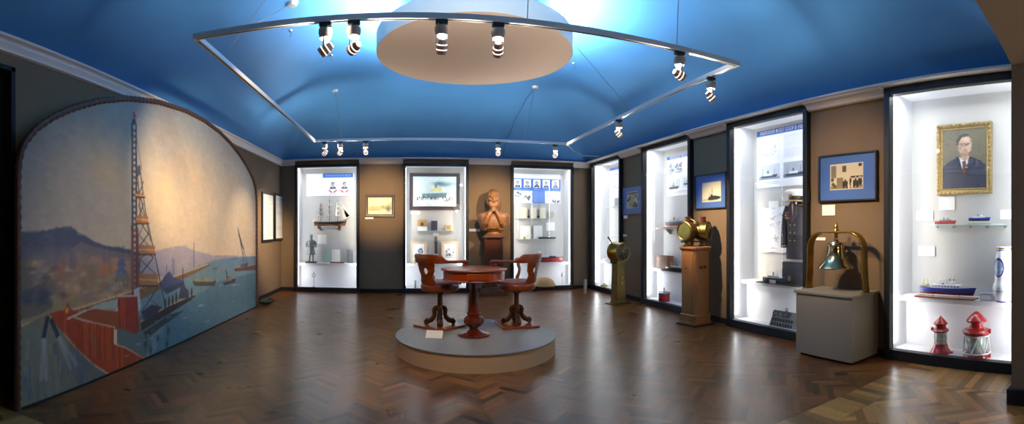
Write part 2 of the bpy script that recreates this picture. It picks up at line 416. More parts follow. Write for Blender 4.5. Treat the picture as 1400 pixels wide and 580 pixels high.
# ================================================================ blue vaulted ceiling
def ceiling():
    nx, ny = 72, 84; x0, x1, y0, y1 = -3.06, 4.85, YB-.02, 11.19
    vs = []; fs = []
    for j in range(ny+1):
        for i in range(nx+1):
            x = x0+(x1-x0)*(.5-.5*math.cos(PI*i/nx)); y = y0+(y1-y0)*(.5-.5*math.cos(PI*j/ny))
            xr = (4.777-.0291*y)/.99958
            def h(d, wd, H):
                t = min(max(d/wd, 0), 1); return H*(1-(1-t)**2.2)
            hx = min(h(x-x0, 2.9, 1.15), h(xr-x, 2.9, 1.15)); hy = min(h(y1-y, 3.4, 1.15), h(y-y0, 2.6, 1.15))
            k = 16; z = ZTOP-.003+max(0, -math.log(math.exp(-k*hx)+math.exp(-k*hy))/k)
            vs.append((x, y, z))
    for j in range(ny):
        for i in range(nx):
            a = j*(nx+1)+i; fs.append((a, a+1, a+nx+2, a+nx+1))
    mb = MB(); mb.add(vs, fs); o = struct(mb, 'ceiling', blue_m, smooth=80)
    s = o.modifiers.new('thick', 'SOLIDIFY'); s.thickness = .08; s.offset = 1 if vs else 1
    return o, vs, nx
ceil_o, CV, CNX = ceiling()
def ceil_z(x, y):
    return min(CV, key=lambda p: (p[0]-x)**2+(p[1]-y)**2)[2]
# arched beam and pier at the wide opening the picture is taken from
def beam():
    xs = [5.1, 3.95, 3.55, 3.1, 2.6, 2.0, 1.2, 0.3, -.6, -1.4, -2.1, -2.6, -3.05, -3.4]
    zs = [2.87, 2.89, 3.0, 3.09, 3.16, 3.2, 3.22, 3.22, 3.2, 3.16, 3.08, 2.98, 2.87, 2.87]
    low = list(zip(xs, zs)); poly = low+[(-3.4, 4.3), (5.1, 4.3)]
    struct(MB().prism(poly, .45, YB, 'xz'), 'beam', plaster, smooth=20)
beam()
struct(MB().box(3.90, 5.2, .45, YB-.002, 0, 2.9), 'pier', wall_m, smooth=0)
struct(MB().box(3.86, 3.90, .45, YB+.03, 0, .13).box(3.88, 4.62, YB, YB+.03, 0, .13), 'baseboard_pier', basedark, smooth=0)
struct(MB().box(-3.4, 5.3, -2.9, .45, 3.28, 3.38), 'ceiling_near', plaster, smooth=0)
pl = thing('added_fill_lamp', 'added unseen white lamp brightening the beam underside and near floor', 'lamp', (2.3, -.9, 2.55))  # invented pendant, out of view, added to brighten the beam soffit and near floor
MB().cyl((0, 0, 0), (0, 0, .73), .006, n=8).build('cord', blk, pl)
MB().ell((0, 0, -.02), .17, 24, 14).build('fill_lamp_shade', mat('fill_lamp_opal', (.9, .9, .88), .4, emit=(1, .86, .68), estr=3), pl).visible_shadow = True
ld = bpy.data.lights.new('added_fill_light', 'POINT'); ld.energy = NEAR_W; ld.color = (1, .86, .68); ld.shadow_soft_size = .05
lo = bpy.data.objects.new('added_fill_light', ld); COL.objects.link(lo); lo.parent = pl; lo.location = (0, 0, -.22)
# ================================================================ display cases
SHELF_Z = .70; SHELF_SET = .16
CASE_LABELS = ['tall lit display case holding the three-masted sailing ship model', 'tall lit display case holding the framed painting of a steamer in ice',
    'tall lit display case with the blue poster of five portraits', 'narrow-looking lit display case behind the brass engine telegraph',
    'lit display case behind the wooden cabinet with brass lanterns', 'lit display case with the uniform jacket and the cast plate', 'large lit display case with the gilt framed portrait and red lanterns']
CASE_ROOT = []
def case(i):
    w, x0, x1, dep, bd = CX[i]; W = x1-x0; wd = DF if w == 'far' else DR
    ft = (3.02 if w == 'far' else 3.112); loc = wloc(w, x0, dep); rz = WALLS[w]
    c = thing('display_case', CASE_LABELS[i], 'display case', loc, rz, 'lit display cases built into the walls')
    st = .065 if w == 'far' else .075; bt = .10 if w == 'far' else .115; fd = wd-dep   # stile, bottom rail, frame depth
    tp = .07 if w == 'far' else .085
    mb = MB(); mb.box(0, st, 0, fd+.02, 0, ft); mb.box(W-st, W, 0, fd+.02, 0, ft); mb.box(st, W-st, 0, fd+.02, 0, bt); mb.box(st, W-st, 0, fd+.02, ft-tp, ft)
    mb.build('frame', black_m, c, smooth=0, bevel=.006)
    D0 = fd+.02; D1 = bd; it = ft-.03; ib = bt-.015
    mb = MB(); t = .03; a = .035; e = W-.035
    mb.box(a, a+t, D0, D1, ib, it); mb.box(e-t, e, D0, D1, ib, it); mb.box(a, e, D0, D1, it, it+t); mb.box(a, e, D0, D1, ib-t, ib)
    mb.build('lining', white_in, c, smooth=0)
    MB().box(a, e, D1, D1+.03, ib-t, it+t)  .build('back_panel', mat('case_back', srgb(188, 187, 184), .7), c, smooth=0)
    MB().box(st-.01, W-st+.01, fd*.5, fd*.5+.006, bt-.01, ft-tp+.01).build('glass_pane', glass, c, smooth=0)
    sd = SHELF_SET if w == 'right' else .12; sz = SHELF_Z if w == 'right' else .66
    MB().box(a+t, e-t, D0+sd, D1, sz-.055, sz).build('shelf', white_in, c, smooth=0, bevel=.003)
    MB().box(a+t, e-t, D1-.15, D1-.001, ib, sz-.056).build('lower_panel', white_in, c, smooth=0)
    MB().box(W+.0, W+.014, .02, .05, 1.86, 2.0).build('lock', blk, c, smooth=0)
    for xx, sg in ((st*.5+.012, 1), (W-st*.5-.012, -1)):
        MB().cyl((xx+sg*.012, D0+.028, bt+.05), (xx+sg*.012, D0+.028, ft-.10), .011, n=10).build('lamp_tube', lamp_white, c)
        ld = bpy.data.lights.new('tube_light', 'AREA'); ld.shape = 'RECTANGLE'; ld.size = .05; ld.size_y = ft-.35; ld.color = (.93, .97, 1); ld.energy = CASE_W[i]
        lo = bpy.data.objects.new('tube_light', ld); COL.objects.link(lo); lo.parent = c
        lo.location = (xx+sg*.03, D0+.045, ft/2)
        d = Vector((sg*.75, 1, 0)).normalized(); yv = Vector((0, 0, 1)); lo.rotation_euler = Matrix((yv.cross(-d), yv, -d)).transposed().to_euler()
    ld = bpy.data.lights.new('top_light', 'AREA'); ld.shape = 'RECTANGLE'; ld.size = W-.25; ld.size_y = .1; ld.color = (.93, .97, 1); ld.energy = CASE_W[i]*.8
    lo = bpy.data.objects.new('top_light', ld); COL.objects.link(lo); lo.parent = c; lo.location = (W/2, D0+.12, it-.02); lo.rotation_euler = (R(-12), 0, 0)
    CASE_ROOT.append(c); return c
CASE_W = [10, 10, 10, 14, 10.5, 8.2, 12]
for i in range(7): case(i)
BK = {i: CX[i][3]+CX[i][4] for i in range(7)}          # depth of each back panel
def P(i, px, py, off=.0):
    """spot in case i on the plane off metres in front of its back panel -> (xa, z, dep)"""
    d = BK[i]-off; x, z = wpt(CX[i][0], px, py, d); return x, z, d
def rectpx(w, x0, y0, x1, y1, dep):
    a = wpt(w, x0, y0, dep); b2 = wpt(w, x1, y1, dep); a2 = wpt(w, x0, y1, dep)
    return a[0], b2[0], a2[1], a[1]        # xa0, xa1, z0, z1 (height read at the left edge)
def flat(w, x0, y0, x1, y1, dep, name, m, label, cat, th=.008, group=None, bevel=0, res=None, tilt=0):
    """thin card / sheet hung on a plane"""
    a, b2, z0, z1 = rectpx(w, x0, y0, x1, y1, dep)
    return single(MB().box(0, b2-a, -th, 0, 0, z1-z0), name, m, label, cat, wloc(w, a, dep, z0), WALLS[w], group, smooth=0, bevel=bevel)

# ---------------------------------------------------------------- framed pictures
def framed(w, x0, y0, x1, y1, dep, name, label, cat, fm, fw, paint, ft=.03, mat_col=None, inner=None, res=.008, group=None, profile='flat', glassy=False, pm=None):
    a, b2, z0, z1 = rectpx(w, x0, y0, x1, y1, dep+ft*0); Wd = b2-a; H = z1-z0
    r = thing(name, label, cat, wloc(w, a, dep, z0), WALLS[w], group)
    mb = MB(); f = fw
    if profile == 'flat':
        mb.box(0, f, -ft, 0, 0, H); mb.box(Wd-f, Wd, -ft, 0, 0, H); mb.box(f, Wd-f, -ft, 0, 0, f); mb.box(f, Wd-f, -ft, 0, H-f, H)
        mb.build('frame', fm, r, smooth=0, bevel=.004)
    else:
        # moulded frame: outer bead, hollow, inner bead
        pr = [(0, 0), (0, -ft*.7), (f*.12, -ft), (f*.3, -ft*.95), (f*.45, -ft*.62), (f*.7, -ft*.5), (f*.82, -ft*.62), (f*.95, -ft*.4), (f, -ft*.2), (f, 0)]
        rings = []
        for cx, cz, sx, sz in ((0, 0, 1, 1), (Wd, 0, -1, 1), (Wd, H, -1, -1), (0, H, 1, -1)):
            rings.append([(cx+sx*p[0], p[1], cz+sz*p[0]) for p in pr])
        mb.rings(rings, closed=True); mb.build('frame', fm, r, smooth=30)
        if profile == 'ornate':
            mb2 = MB(); n = int(H/.055)
            for k in range(n+1):
                for xx in (f*.28, Wd-f*.28): mb2.ell((xx, -ft, H*k/n*.96+.02*H), (f*.22, .012, .019), 8, 6)
            n = int(Wd/.055)
            for k in range(1, n):
                for zz in (f*.28, H-f*.28): mb2.ell((Wd*k/n, -ft, zz), (.019, .012, f*.22), 8, 6)
            mb2.build('carved_ornament', fm, r)
    MB().box(f*.6, Wd-f*.6, -ft*.3, 0, f*.6, H-f*.6).build('backing_board', blk, r, smooth=0)
    iw, ih = Wd-2*f, H-2*f
    cv = Canvas(iw, ih, res); paint(cv, iw, ih); cv.build('picture', pm or photo_m, r, y=-ft*.36, ox=f, oz=f)
    if glassy: MB().box(f*.9, Wd-f*.9, -ft*.62, -ft*.55, f*.9, H-f*.9).build('glass_pane', glass, r, smooth=0)
    return r, Wd, H
def scribble(cv, x0, z0, x1, z1, rows, col, seed=0, wd=.004, alpha=.6):
    """indistinct lines of small print"""
    g = random.Random(seed)
    for k in range(rows):
        z = z1-(k+.5)*(z1-z0)/rows; x = x0
        while x < x1:
            l = g.uniform(.02, .07)*(x1-x0)*2; e = min(x+l, x1); cv.line((x, z), (e, z), wd, col, alpha); x = e+(x1-x0)*.02
def face(cv, cx, cz, s, bg=(225, 225, 228), hair=(60, 58, 60), skin=(190, 185, 182), coat=(60, 62, 70), beard=False, cap=False):
    """small plain portrait: shoulders, head, hair"""
    cv.poly([(cx-.95*s, cz-1.25*s), (cx-.8*s, cz-.75*s), (cx-.3*s, cz-.5*s), (cx+.3*s, cz-.5*s), (cx+.8*s, cz-.75*s), (cx+.95*s, cz-1.25*s)], coat)
    cv.poly([(cx-.22*s, cz-.55*s), (cx+.22*s, cz-.55*s), (cx, cz-1.0*s)], (235, 235, 238))
    cv.disc((cx, cz+.18*s), .48*s, .58*s, hair); cv.disc((cx+.03*s, cz), .37*s, .52*s, skin)
    if beard: cv.disc((cx+.02*s, cz-.33*s), .33*s, .34*s, hair); cv.disc((cx+.03*s, cz-.1*s), .3*s, .2*s, skin)
    for q in (-.14, .18): cv.disc((cx+q*s, cz+.07*s), .06*s, .04*s, (50, 48, 50))
    cv.line((cx-.1*s, cz-.25*s), (cx+.15*s, cz-.25*s), .05*s, (110, 90, 90))
    if cap: cv.poly([(cx-.5*s, cz+.3*s), (cx+.5*s, cz+.3*s), (cx+.6*s, cz+.65*s), (cx-.6*s, cz+.65*s)], (225, 228, 232))
def steamship(cv, x, z, L, col=(70, 75, 90), top=(200, 200, 205), sky=None):
    cv.poly([(x-L/2, z+.07*L), (x+L/2, z+.09*L), (x+.42*L, z-.05*L), (x-.44*L, z-.05*L)], col)
    cv.rect(x-.25*L, z+.07*L, x+.15*L, z+.14*L, top); cv.rect(x-.15*L, z+.14*L, x+.05*L, z+.19*L, top)
    cv.rect(x-.08*L, z+.19*L, x-.01*L, z+.29*L, (60, 60, 66))
    for m_ in (-.34, .28): cv.line((x+m_*L, z+.08*L), (x+m_*L, z+.33*L), .006*L, (60, 60, 66))

# ================================================================ pictures on the walls
def p_harbour(cv, w, h):
    cv.rect(0, 0, w, h, (214, 200, 158)); cv.blob((.45*w, .72*h), .5*w, .3*h, (226, 214, 190), .8)
    cv.poly([(0, .42*h), (.2*w, .52*h), (.45*w, .5*h), (.7*w, .46*h), (w, .75*h), (w, 0), (0, 0)], (178, 172, 110), .7)
    cv.rect(0, .0, w, .28*h, (226, 216, 168)); cv.blob((.85*w, .32*h), .12*w, .18*h, (72, 92, 104), .9); cv.blob((.62*w, .45*h), .08*w, .08*h, (120, 110, 70), .7)
    for k in range(9): cv.disc(((.06+.05*k)*w, (.26+.02*math.sin(k*3))*h), .012*w, .05*h, (110, 96, 60))
    cv.noise(16, 14, 3)
framed('far', 499.5, 266.5, 539.5, 297, 11.19, 'landscape_painting', 'small yellowish landscape painting in a dark frame between the two far cases nearest the mural', 'painting', mat('walnut_frame', srgb(66, 44, 34), .4), .065, p_harbour, .035, res=.008, profile='mould', pm=paint_m)
flat('far', 499, 296.8, 510.5, 299.6, 11.195, 'caption_card', white_card, 'tiny white caption card under the small yellowish landscape painting', 'label card')

def bluemat(inner, fn):
    def p(cv, w, h):
        cv.rect(0, 0, w, h, (70, 102, 158)); a, b2, c, d = inner
        cv.rect(a*w-.008, c*h-.008, b2*w+.008, d*h+.008, (215, 205, 180)); cv.rect(a*w, c*h, b2*w, d*h, (205, 190, 158)); fn(cv, a*w, b2*w, c*h, d*h)
    return p
def ph_group(cv, x0, x1, z0, z1):
    w, h = x1-x0, z1-z0; X = lambda u: x0+u*w; Z = lambda v: z0+v*h
    cv.rect(X(.02), Z(.45), X(.18), Z(.95), (128, 112, 88)); cv.rect(X(.38), Z(.68), X(.5), Z(.93), (88, 74, 56)); cv.rect(X(.88), Z(.86), X(.98), Z(.98), (40, 34, 26))
    cv.rect(X(0), Z(0), X(1), Z(.12), (136, 120, 86)); cv.rect(X(.2), Z(.08), X(.4), Z(.46), (128, 112, 80)); cv.rect(X(.62), Z(.42), X(1), Z(.5), (60, 50, 40))
    g = random.Random(4)
    for k in range(11):
        u = .42+k*.053; v = .3+g.uniform(-.05, .1); c = g.choice([(44, 38, 32), (60, 52, 42), (210, 196, 168)])
        cv.disc((X(u), Z(v-.12)), .035*w, .16*h, c); cv.disc((X(u), Z(v+.06)), .02*w, .04*h, (200, 180, 150))
    for u, v in ((.08, .2), (.14, .12), (.06, .38)): cv.disc((X(u), Z(v)), .05*w, .07*h, (84, 72, 56))
def ph_ship(cv, x0, x1, z0, z1):
    w, h = x1-x0, z1-z0; X = lambda u: x0+u*w; Z = lambda v: z0+v*h
    cv.rect(x0, z0, x1, z1, (218, 206, 172)); cv.rect(x0, z0, x1, Z(.06), (190, 176, 140))
    cv.poly([(X(.28), Z(.1)), (X(.36), Z(.22)), (X(.5), Z(.3)), (X(.75), Z(.28)), (X(.99), Z(.22)), (X(.99), Z(.12)), (X(.8), Z(.06)), (X(.4), Z(.05))], (44, 42, 40))
    cv.rect(X(.45), Z(.28), X(.56), Z(.37), (60, 58, 54)); cv.line((X(.36), Z(.2)), (X(.41), Z(.52)), .006, (60, 58, 54)); cv.line((X(.52), Z(.3)), (X(.55), Z(.72)), .007, (50, 48, 44)); cv.line((X(.6), Z(.3)), (X(.55), Z(.6)), .004, (70, 66, 60))
    cv.rect(x0, Z(.07), X(.3), Z(.1), (110, 100, 84))
def ph_crowd(cv, x0, x1, z0, z1):
    w, h = x1-x0, z1-z0; X = lambda u: x0+u*w; Z = lambda v: z0+v*h
    cv.rect(x0, z0, x1, z1, (150, 136, 104)); g = random.Random(9)
    for k in range(26):
        c = g.choice([(36, 34, 30), (60, 54, 44), (196, 180, 140), (90, 80, 60)])
        cv.disc((X(g.random()), Z(g.random()*.9)), g.uniform(.04, .1)*w, g.uniform(.05, .16)*h, c, .9)
    cv.rect(x0, Z(.9), x1, z1, (54, 48, 40))
bronze_f = mat('thin_dark_frame', srgb(34, 32, 34), .35); DW = 4.775
framed('right', 851, 257, 879, 294, DW, 'framed_photograph', 'small blue-matted photograph of a crowd between the telegraph case and the lantern cabinet case', 'photograph', bronze_f, .02, bluemat((.26, .80, .22, .80), ph_crowd), .03, group='blue-matted photographs on the wall with display cases')
framed('right', 951, 240.5, 994, 287, DW, 'framed_photograph', 'blue-matted photograph of a small steamer on the wall above the brass lanterns', 'photograph', bronze_f, .022, bluemat((.24, .84, .20, .76), ph_ship), .03, group='blue-matted photographs on the wall with display cases')
framed('right', 1121, 214.5, 1201, 277, DW, 'framed_photograph', 'large blue-matted photograph of a group of people on the wall above the ship bell', 'photograph', bronze_f, .022, bluemat((.20, .77, .25, .80), ph_group), .05, group='blue-matted photographs on the wall with display cases')
def p_notes(cv, w, h):
    cv.rect(0, 0, w, h, (238, 238, 234)); scribble(cv, .12*w, .86*h, .88*w, .95*h, 2, (90, 90, 100), 2, .006); scribble(cv, .1*w, .06*h, .9*w, .82*h, 26, (110, 110, 120), 3, .004, .5)
fr_b = mat('slim_black_frame', srgb(18, 18, 20), .3)
framed('left', 357.5, 261.5, 373.5, 331, 3.06, 'text_panel', 'white printed sheet in slim black frame nearer the mural of the pair', 'framed panel', fr_b, .045, p_notes, .03, group='pair of framed text sheets', res=.012)
framed('left', 375, 264, 389.3, 329, 3.06, 'text_panel', 'white printed sheet in slim black frame nearer the room corner of the pair', 'framed panel', fr_b, .045, p_notes, .03, group='pair of framed text sheets', res=.012)
flat('far', 641.5, 313, 656.5, 316.6, 11.195, 'caption_card', white_card, 'white caption card on the wall beside the carved bust', 'label card')
flat('right', 853, 294.8, 858.5, 299.2, DW, 'caption_card', white_card, 'tiny white card directly under the small blue-matted crowd photograph', 'label card')
flat('right', 852, 320.5, 857, 323.4, DW, 'caption_card', white_card, 'tiny white card low on the wall just above the brass telegraph', 'label card')
flat('right', 1124.5, 280.6, 1142, 295.0, DW, 'caption_card', white_card, 'white caption card under the large group photograph above the bell', 'label card')
flat('right', 1115, 324.5, 1129, 328.6, DW, 'caption_card', white_card, 'narrow white card on the wall seen through the arch of the bell stand', 'label card')

# ================================================================ the mural
MDEP = 2.884
def mural():
    tf = lambda px, py: wpt('left', px, py, MDEP)
    arch = [(2.70, 1.9), (2.71, 2.06), (2.76, 2.20), (2.92, 2.36), (3.15, 2.50), (3.41, 2.62), (3.8, 2.77), (4.32, 2.91), (5.0, 3.02), (5.71, 3.07), (6.3, 3.06), (6.87, 3.0), (7.35, 2.9), (7.75, 2.78), (8.15, 2.62), (8.45, 2.45), (8.62, 2.28), (8.68, 2.10), (8.69, 1.9)]
    xs0, xs1 = 2.70, 8.69
    root = thing('harbour_mural', 'huge arched oil mural of a harbour with a derrick and sheet piling', 'mural', (0, 0, 0), 0)
    sub = bpy.data.objects.new('canvas', None)
    cv = Canvas(xs1-xs0, 3.10, .0115, (150, 155, 152), x0=xs0, z0=0.0, tf=tf)
    # sky
    T = cv.zs[:, None]; X = cv.xs[None, :]
    def mixc(c0, c1, t): return np.array(c0)[None, None, :]*(1-t[..., None])+np.array(c1)[None, None, :]*t[..., None]
    t = np.clip((T-1.1)/1.9, 0, 1)*np.ones_like(X); cv.a[:] = mixc((222, 192, 156), (140, 144, 140), t**.8)
    n = vnoise(cv.H, cv.W, 5, 11, 5); n2 = vnoise(cv.H, cv.W, 7, 21, 5)
    warm = np.exp(-((X-6.4)/1.9)**2-((T-1.75)/.75)**2); al = np.clip(warm*(.6+n), 0, 1)*.75; cv.a = cv.a*(1-al[..., None])+np.array((238, 206, 160))*al[..., None]
    cl = np.clip((n-.5)*4, 0, 1)*np.exp(-((X-6.2)/1.6)**2-((T-2.15)/.4)**2); cv.a = cv.a*(1-.75*cl[..., None])+np.array((240, 192, 138))*.75*cl[..., None]
    cl = np.clip((n2-.48)*4, 0, 1)*np.exp(-((X-5.6)/1.0)**2-((T-2.7)/.5)**2); cv.a = cv.a*(1-.7*cl[..., None])+np.array((132, 116, 112))*.7*cl[..., None]
    cl = np.clip((n-.42)*4, 0, 1)*np.exp(-((X-3.95)/.28)**2-((T-2.13)/.22)**2); cv.a = cv.a*(1-.7*cl[..., None])+np.array((226, 186, 128))*.7*cl[..., None]
    lf = np.clip(1-(X-2.7)/1.5, 0, 1)*np.ones_like(T)*np.clip((T-1.0)/.6, 0, 1); cv.a = cv.a*(1-.55*lf[..., None])+np.array((112, 108, 104))*.55*lf[..., None]
    # far ranges
    cv.poly([(186, 352), (205, 346), (222, 341), (238, 337), (252, 336), (262, 341), (275, 345), (292, 350), (312, 349), (330, 350), (352, 352), (352, 372), (186, 380)], (164, 152, 158), .85)
    cv.poly([(20, 316), (40, 316), (58, 315), (75, 313), (88, 310), (97, 309), (108, 318), (118, 323), (130, 331), (145, 336), (158, 337), (172, 340), (192, 346), (192, 400), (20, 400)], (84, 84, 94))
    cv.poly([(95, 345), (110, 330), (130, 338), (190, 350), (190, 400), (60, 400)], (150, 122, 104), .55)
    for k in range(7): cv.blob((60+k*20, 352+k*1.5), .30, .10, (150, 128, 116), .35)
    # land
    cv.poly([(20, 352), (45, 352), (70, 368), (95, 372), (120, 365), (150, 360), (190, 362), (190, 405), (100, 425), (20, 452)], (142, 120, 90), .9)
    cv.poly([(20, 352), (52, 352), (68, 372), (78, 396), (70, 425), (20, 440)], (86, 84, 74), .7)
    g = random.Random(3)
    for k in range(150):
        x = g.uniform(45, 180); y = g.uniform(358, 408)-max(0, (70-x)*.1)
        c = g.choice([(196, 158, 116), (170, 132, 96), (120, 102, 92), (206, 176, 136), (160, 100, 66), (128, 120, 124)])
        cv.blob((x, y), g.uniform(.03, .10), g.uniform(.012, .04), c, .6)
    for x0, y0, x1, y1, c in ((95, 342, 104, 368, (112, 100, 100)), (104, 346, 122, 362, (150, 122, 100)), (136, 358, 150, 376, (190, 120, 82)), (152, 352, 166, 372, (196, 132, 92)), (124, 350, 140, 362, (176, 128, 96)), (168, 355, 178, 374, (200, 140, 100))):
        cv.poly([(x0, y0), (x1, y0+2), (x1, y1), (x0, y1)], c, .75)
    # water tower
    cv.poly([(163, 354), (170, 354), (172, 364), (166, 368), (160, 364)], (96, 104, 124)); cv.poly([(158, 372), (166, 362), (174, 371), (174, 375), (158, 376)], (104, 108, 124))
    for x in (159, 163, 169, 174): cv.line((x, 374), (x, 395), .018, (104, 104, 116))
    cv.line((158, 384), (175, 382), .012, (104, 104, 116))
    # wheeled gun or cart at the left
    for x, y, r in ((60, 406, .085), (38, 408, .07)): cv.blob((x, y), r, r*.9, (50, 60, 76), .95)
    cv.poly([(30, 398), (62, 386), (72, 404), (60, 412), (30, 414)], (70, 78, 86), .6); cv.blob((87, 402), .06, .035, (60, 62, 72), .8)
    # water
    cv.poly([(352, 350), (318, 352), (292, 356), (276, 362), (250, 372), (226, 384), (210, 396), (190, 412), (160, 428), (160, 500), (200, 494), (352, 425)], (118, 142, 142))
    cv.poly([(352, 350), (318, 352), (300, 356), (300, 366), (352, 378)], (112, 140, 166), .6)
    cv.poly([(352, 372), (300, 384), (262, 410), (230, 440), (205, 494), (352, 425)], (82, 112, 120), .65)
    cv.poly([(220, 440), (262, 404), (296, 392), (270, 440), (215, 492)], (96, 128, 132), .5)
    cv.poly([(160, 442), (200, 428), (240, 420), (215, 452), (196, 494), (160, 500)], (92, 100, 92), .7)
    cv.strokes(5200, .028, .11, 9, 31, .4); cv.strokes(3000, .014, .06, 12, 32, .4, zmax=1.7)
    # quays
    cv.poly([(20, 446), (100, 424), (180, 398), (225, 384), (262, 370), (288, 361), (286, 364), (262, 376), (226, 392), (196, 408), (140, 430), (100, 440)], (132, 98, 62))
    cv.pline([(20, 448), (98, 424), (180, 398), (225, 383), (284, 361)], .02, (212, 180, 140), .8)
    cv.pline([(20, 452), (100, 430), (184, 403)], .025, (80, 66, 76), .6)
    # moored ships behind the derrick
    cv.poly([(218, 388), (226, 376), (232, 370), (236, 378), (250, 384), (244, 392), (224, 396)], (84, 88, 108)); cv.poly([(222, 396), (248, 386), (248, 392), (228, 402)], (70, 74, 86))
    for x, y0, y1 in ((236, 352, 380), (238, 354, 376), (265, 332, 366), (228, 362, 376)): cv.line((x, y0), (x, y1), .018, (104, 104, 126))
    # derrick
    st = (62, 66, 76)
    for x in (180.6, 186.2): cv.line((x, 170), (x+1.2, 445), .030, st)
    y = 176
    while y < 440: cv.line((181, y), (187, y+6), .014, st); cv.line((181, y+6), (187, y), .010, st); y += 8
    cv.poly([(179.5, 171), (187, 171), (185, 163), (182, 163)], st); cv.poly([(183, 162), (183, 153), (187.5, 162)], (190, 70, 70)); cv.line((183, 153), (183, 170), .012, st)
    cv.poly([(186, 228), (192, 226), (193, 238), (188, 242)], (84, 90, 100)); cv.line((188, 238), (193, 300), .016, st)
    cv.line((192, 235), (199, 290), .018, st); cv.line((199, 290), (214, 360), .020, st); cv.line((214, 360), (228, 428), .022, st)
    cv.line((187, 190), (194, 232), .008, st); cv.line((188, 250), (206, 330), .014, st); cv.line((196, 248), (192, 262), .016, st)
    zz = [(188, 262), (196, 280), (189, 300), (203, 320), (190, 338), (210, 352), (191, 376), (216, 392), (193, 428)]
    cv.pline(zz, .016, st); cv.pline([(196, 262), (189, 282), (200, 300), (190, 322), (208, 340), (191, 354), (214, 376), (192, 396), (222, 424)], .012, (96, 84, 76))
    for y0, y1, xa, xb in ((264, 270, 185, 198), (294, 306, 186, 203), (334, 348, 187, 212), (373, 391, 187, 216)):
        cv.poly([(xa, y0), (xb, y0+2), (xb, y1), (xa, y1)], (176, 112, 62), .9); cv.line((xa, y1), (xb+1, y1), .02, (84, 56, 42)); cv.line((xa, (y0+y1)/2), (xb, (y0+y1)/2+1), .012, (222, 168, 110))
    cv.poly([(179.2, 309), (182.8, 309), (183.6, 400), (180.0, 400)], (146, 78, 56)); cv.poly([(186, 312), (189.5, 312), (190.5, 400), (186.8, 400)], (120, 66, 50), .8)
    cv.poly([(183, 396), (190, 392), (193, 420), (186, 432)], (196, 200, 204), .8)
    # floating derrick pontoon with figures
    cv.poly([(192, 440), (228, 418), (264, 402), (267, 405), (262, 410), (232, 428), (194, 452)], (64, 54, 44)); cv.pline([(192, 440), (228, 419), (266, 402)], .02, (190, 160, 120))
    cv.poly([(244, 408), (247, 392), (250, 380), (253, 392), (258, 398), (258, 408)], (74, 72, 84)); cv.line((250, 366), (250, 392), .02, (80, 78, 90))
    cv.poly([(194, 426), (208, 416), (222, 420), (210, 432), (196, 438)], (60, 60, 72))
    for x, y in ((231, 412), (236, 410), (241, 406), (226, 416), (262, 400), (215, 424)): cv.disc((x, y), .025, .07, (74, 60, 52))
    cv.poly([(196, 454), (232, 430), (252, 424), (236, 436), (200, 462)], (44, 48, 44), .7)
    # small craft
    cv.poly([(263, 384), (296, 384), (293, 391), (266, 391)], (84, 80, 62)); cv.poly([(266, 380), (290, 380), (292, 385), (266, 385)], (150, 146, 112)); cv.line((281, 380), (287, 362), .014, (120, 116, 120)); cv.blob((277, 381), .05, .035, (110, 130, 96), .9)
    cv.poly([(304, 387), (322, 380), (321, 386), (307, 390)], (64, 58, 54)); cv.poly([(309, 385), (309, 378), (316, 378), (317, 384)], (130, 106, 92)); cv.line((311, 380), (309, 370), .03, (60, 56, 56)); cv.blob((305, 366), .16, .05, (150, 140, 132), .6)
    cv.poly([(289, 367), (298, 365), (297, 369), (291, 369)], (110, 110, 120))
    cv.poly([(320, 366), (352, 361), (352, 369), (321, 371)], (104, 78, 62)); cv.line((320, 366), (352, 361), .025, (170, 140, 116))
    cv.line((325, 312), (334, 360), .03, (84, 86, 100)); cv.line((325, 312), (338, 360), .02, (84, 86, 100)); cv.line((326, 320), (332, 340), .035, (84, 86, 100)); cv.line((334, 338), (331, 360), .02, (90, 90, 104)); cv.poly([(328, 362), (340, 359), (338, 364), (329, 365)], (90, 84, 92))
    for x0, y0 in ((316, 354), (327, 356)): cv.poly([(x0, y0), (x0+8, y0-1.5), (x0+7, y0+.8), (x0+1, y0+1)], (104, 112, 140))
    # sheet piling
    rust = (158, 66, 34)
    cv.poly([(108, 428), (130, 421), (162, 424), (162, 450), (140, 452), (120, 448)], (142, 74, 46)); cv.poly([(122, 421), (132, 416), (161, 408), (161, 423), (135, 421)], (170, 184, 176), .8); cv.pline([(108, 427), (130, 421), (162, 425)], .012, (204, 180, 150), .8)
    cv.poly([(161, 406), (188, 405), (191, 452), (186, 456), (162, 448)], (152, 58, 36)); cv.line((161, 405), (188, 404), .02, (206, 170, 140))
    cv.poly([(68, 428), (84, 424), (104, 436), (128, 442), (156, 447), (156, 470), (172, 474), (200, 489), (200, 496), (152, 512), (128, 497), (108, 478), (92, 460), (78, 445)], rust)
    cv.pline([(100, 433), (128, 441), (157, 447), (157, 470), (172, 475), (198, 490)], .013, (216, 190, 158), .85)
    for k in range(34):
        x = 82+k*3.4; y0 = 432+(x-82)*.20 if x < 156 else 470+(x-156)*.45
        cv.line((x, y0), (x+1, y0+48), .02, g.choice([(120, 44, 30), (196, 92, 48), (142, 52, 38), (98, 48, 52)]), .55)
    for k in range(8): cv.line((163+k*3.3, 407), (164+k*3.3, 450), .018, g.choice([(110, 44, 36), (186, 84, 56), (98, 50, 60)]), .6)
    # foreground slope with the two jets of water
    cv.poly([(20, 452), (66, 428), (80, 446), (92, 462), (108, 480), (130, 500), (152, 514), (20, 572)], (118, 116, 96))
    cv.poly([(92, 462), (108, 480), (130, 500), (152, 514), (110, 532), (96, 500)], (96, 98, 98), .7)
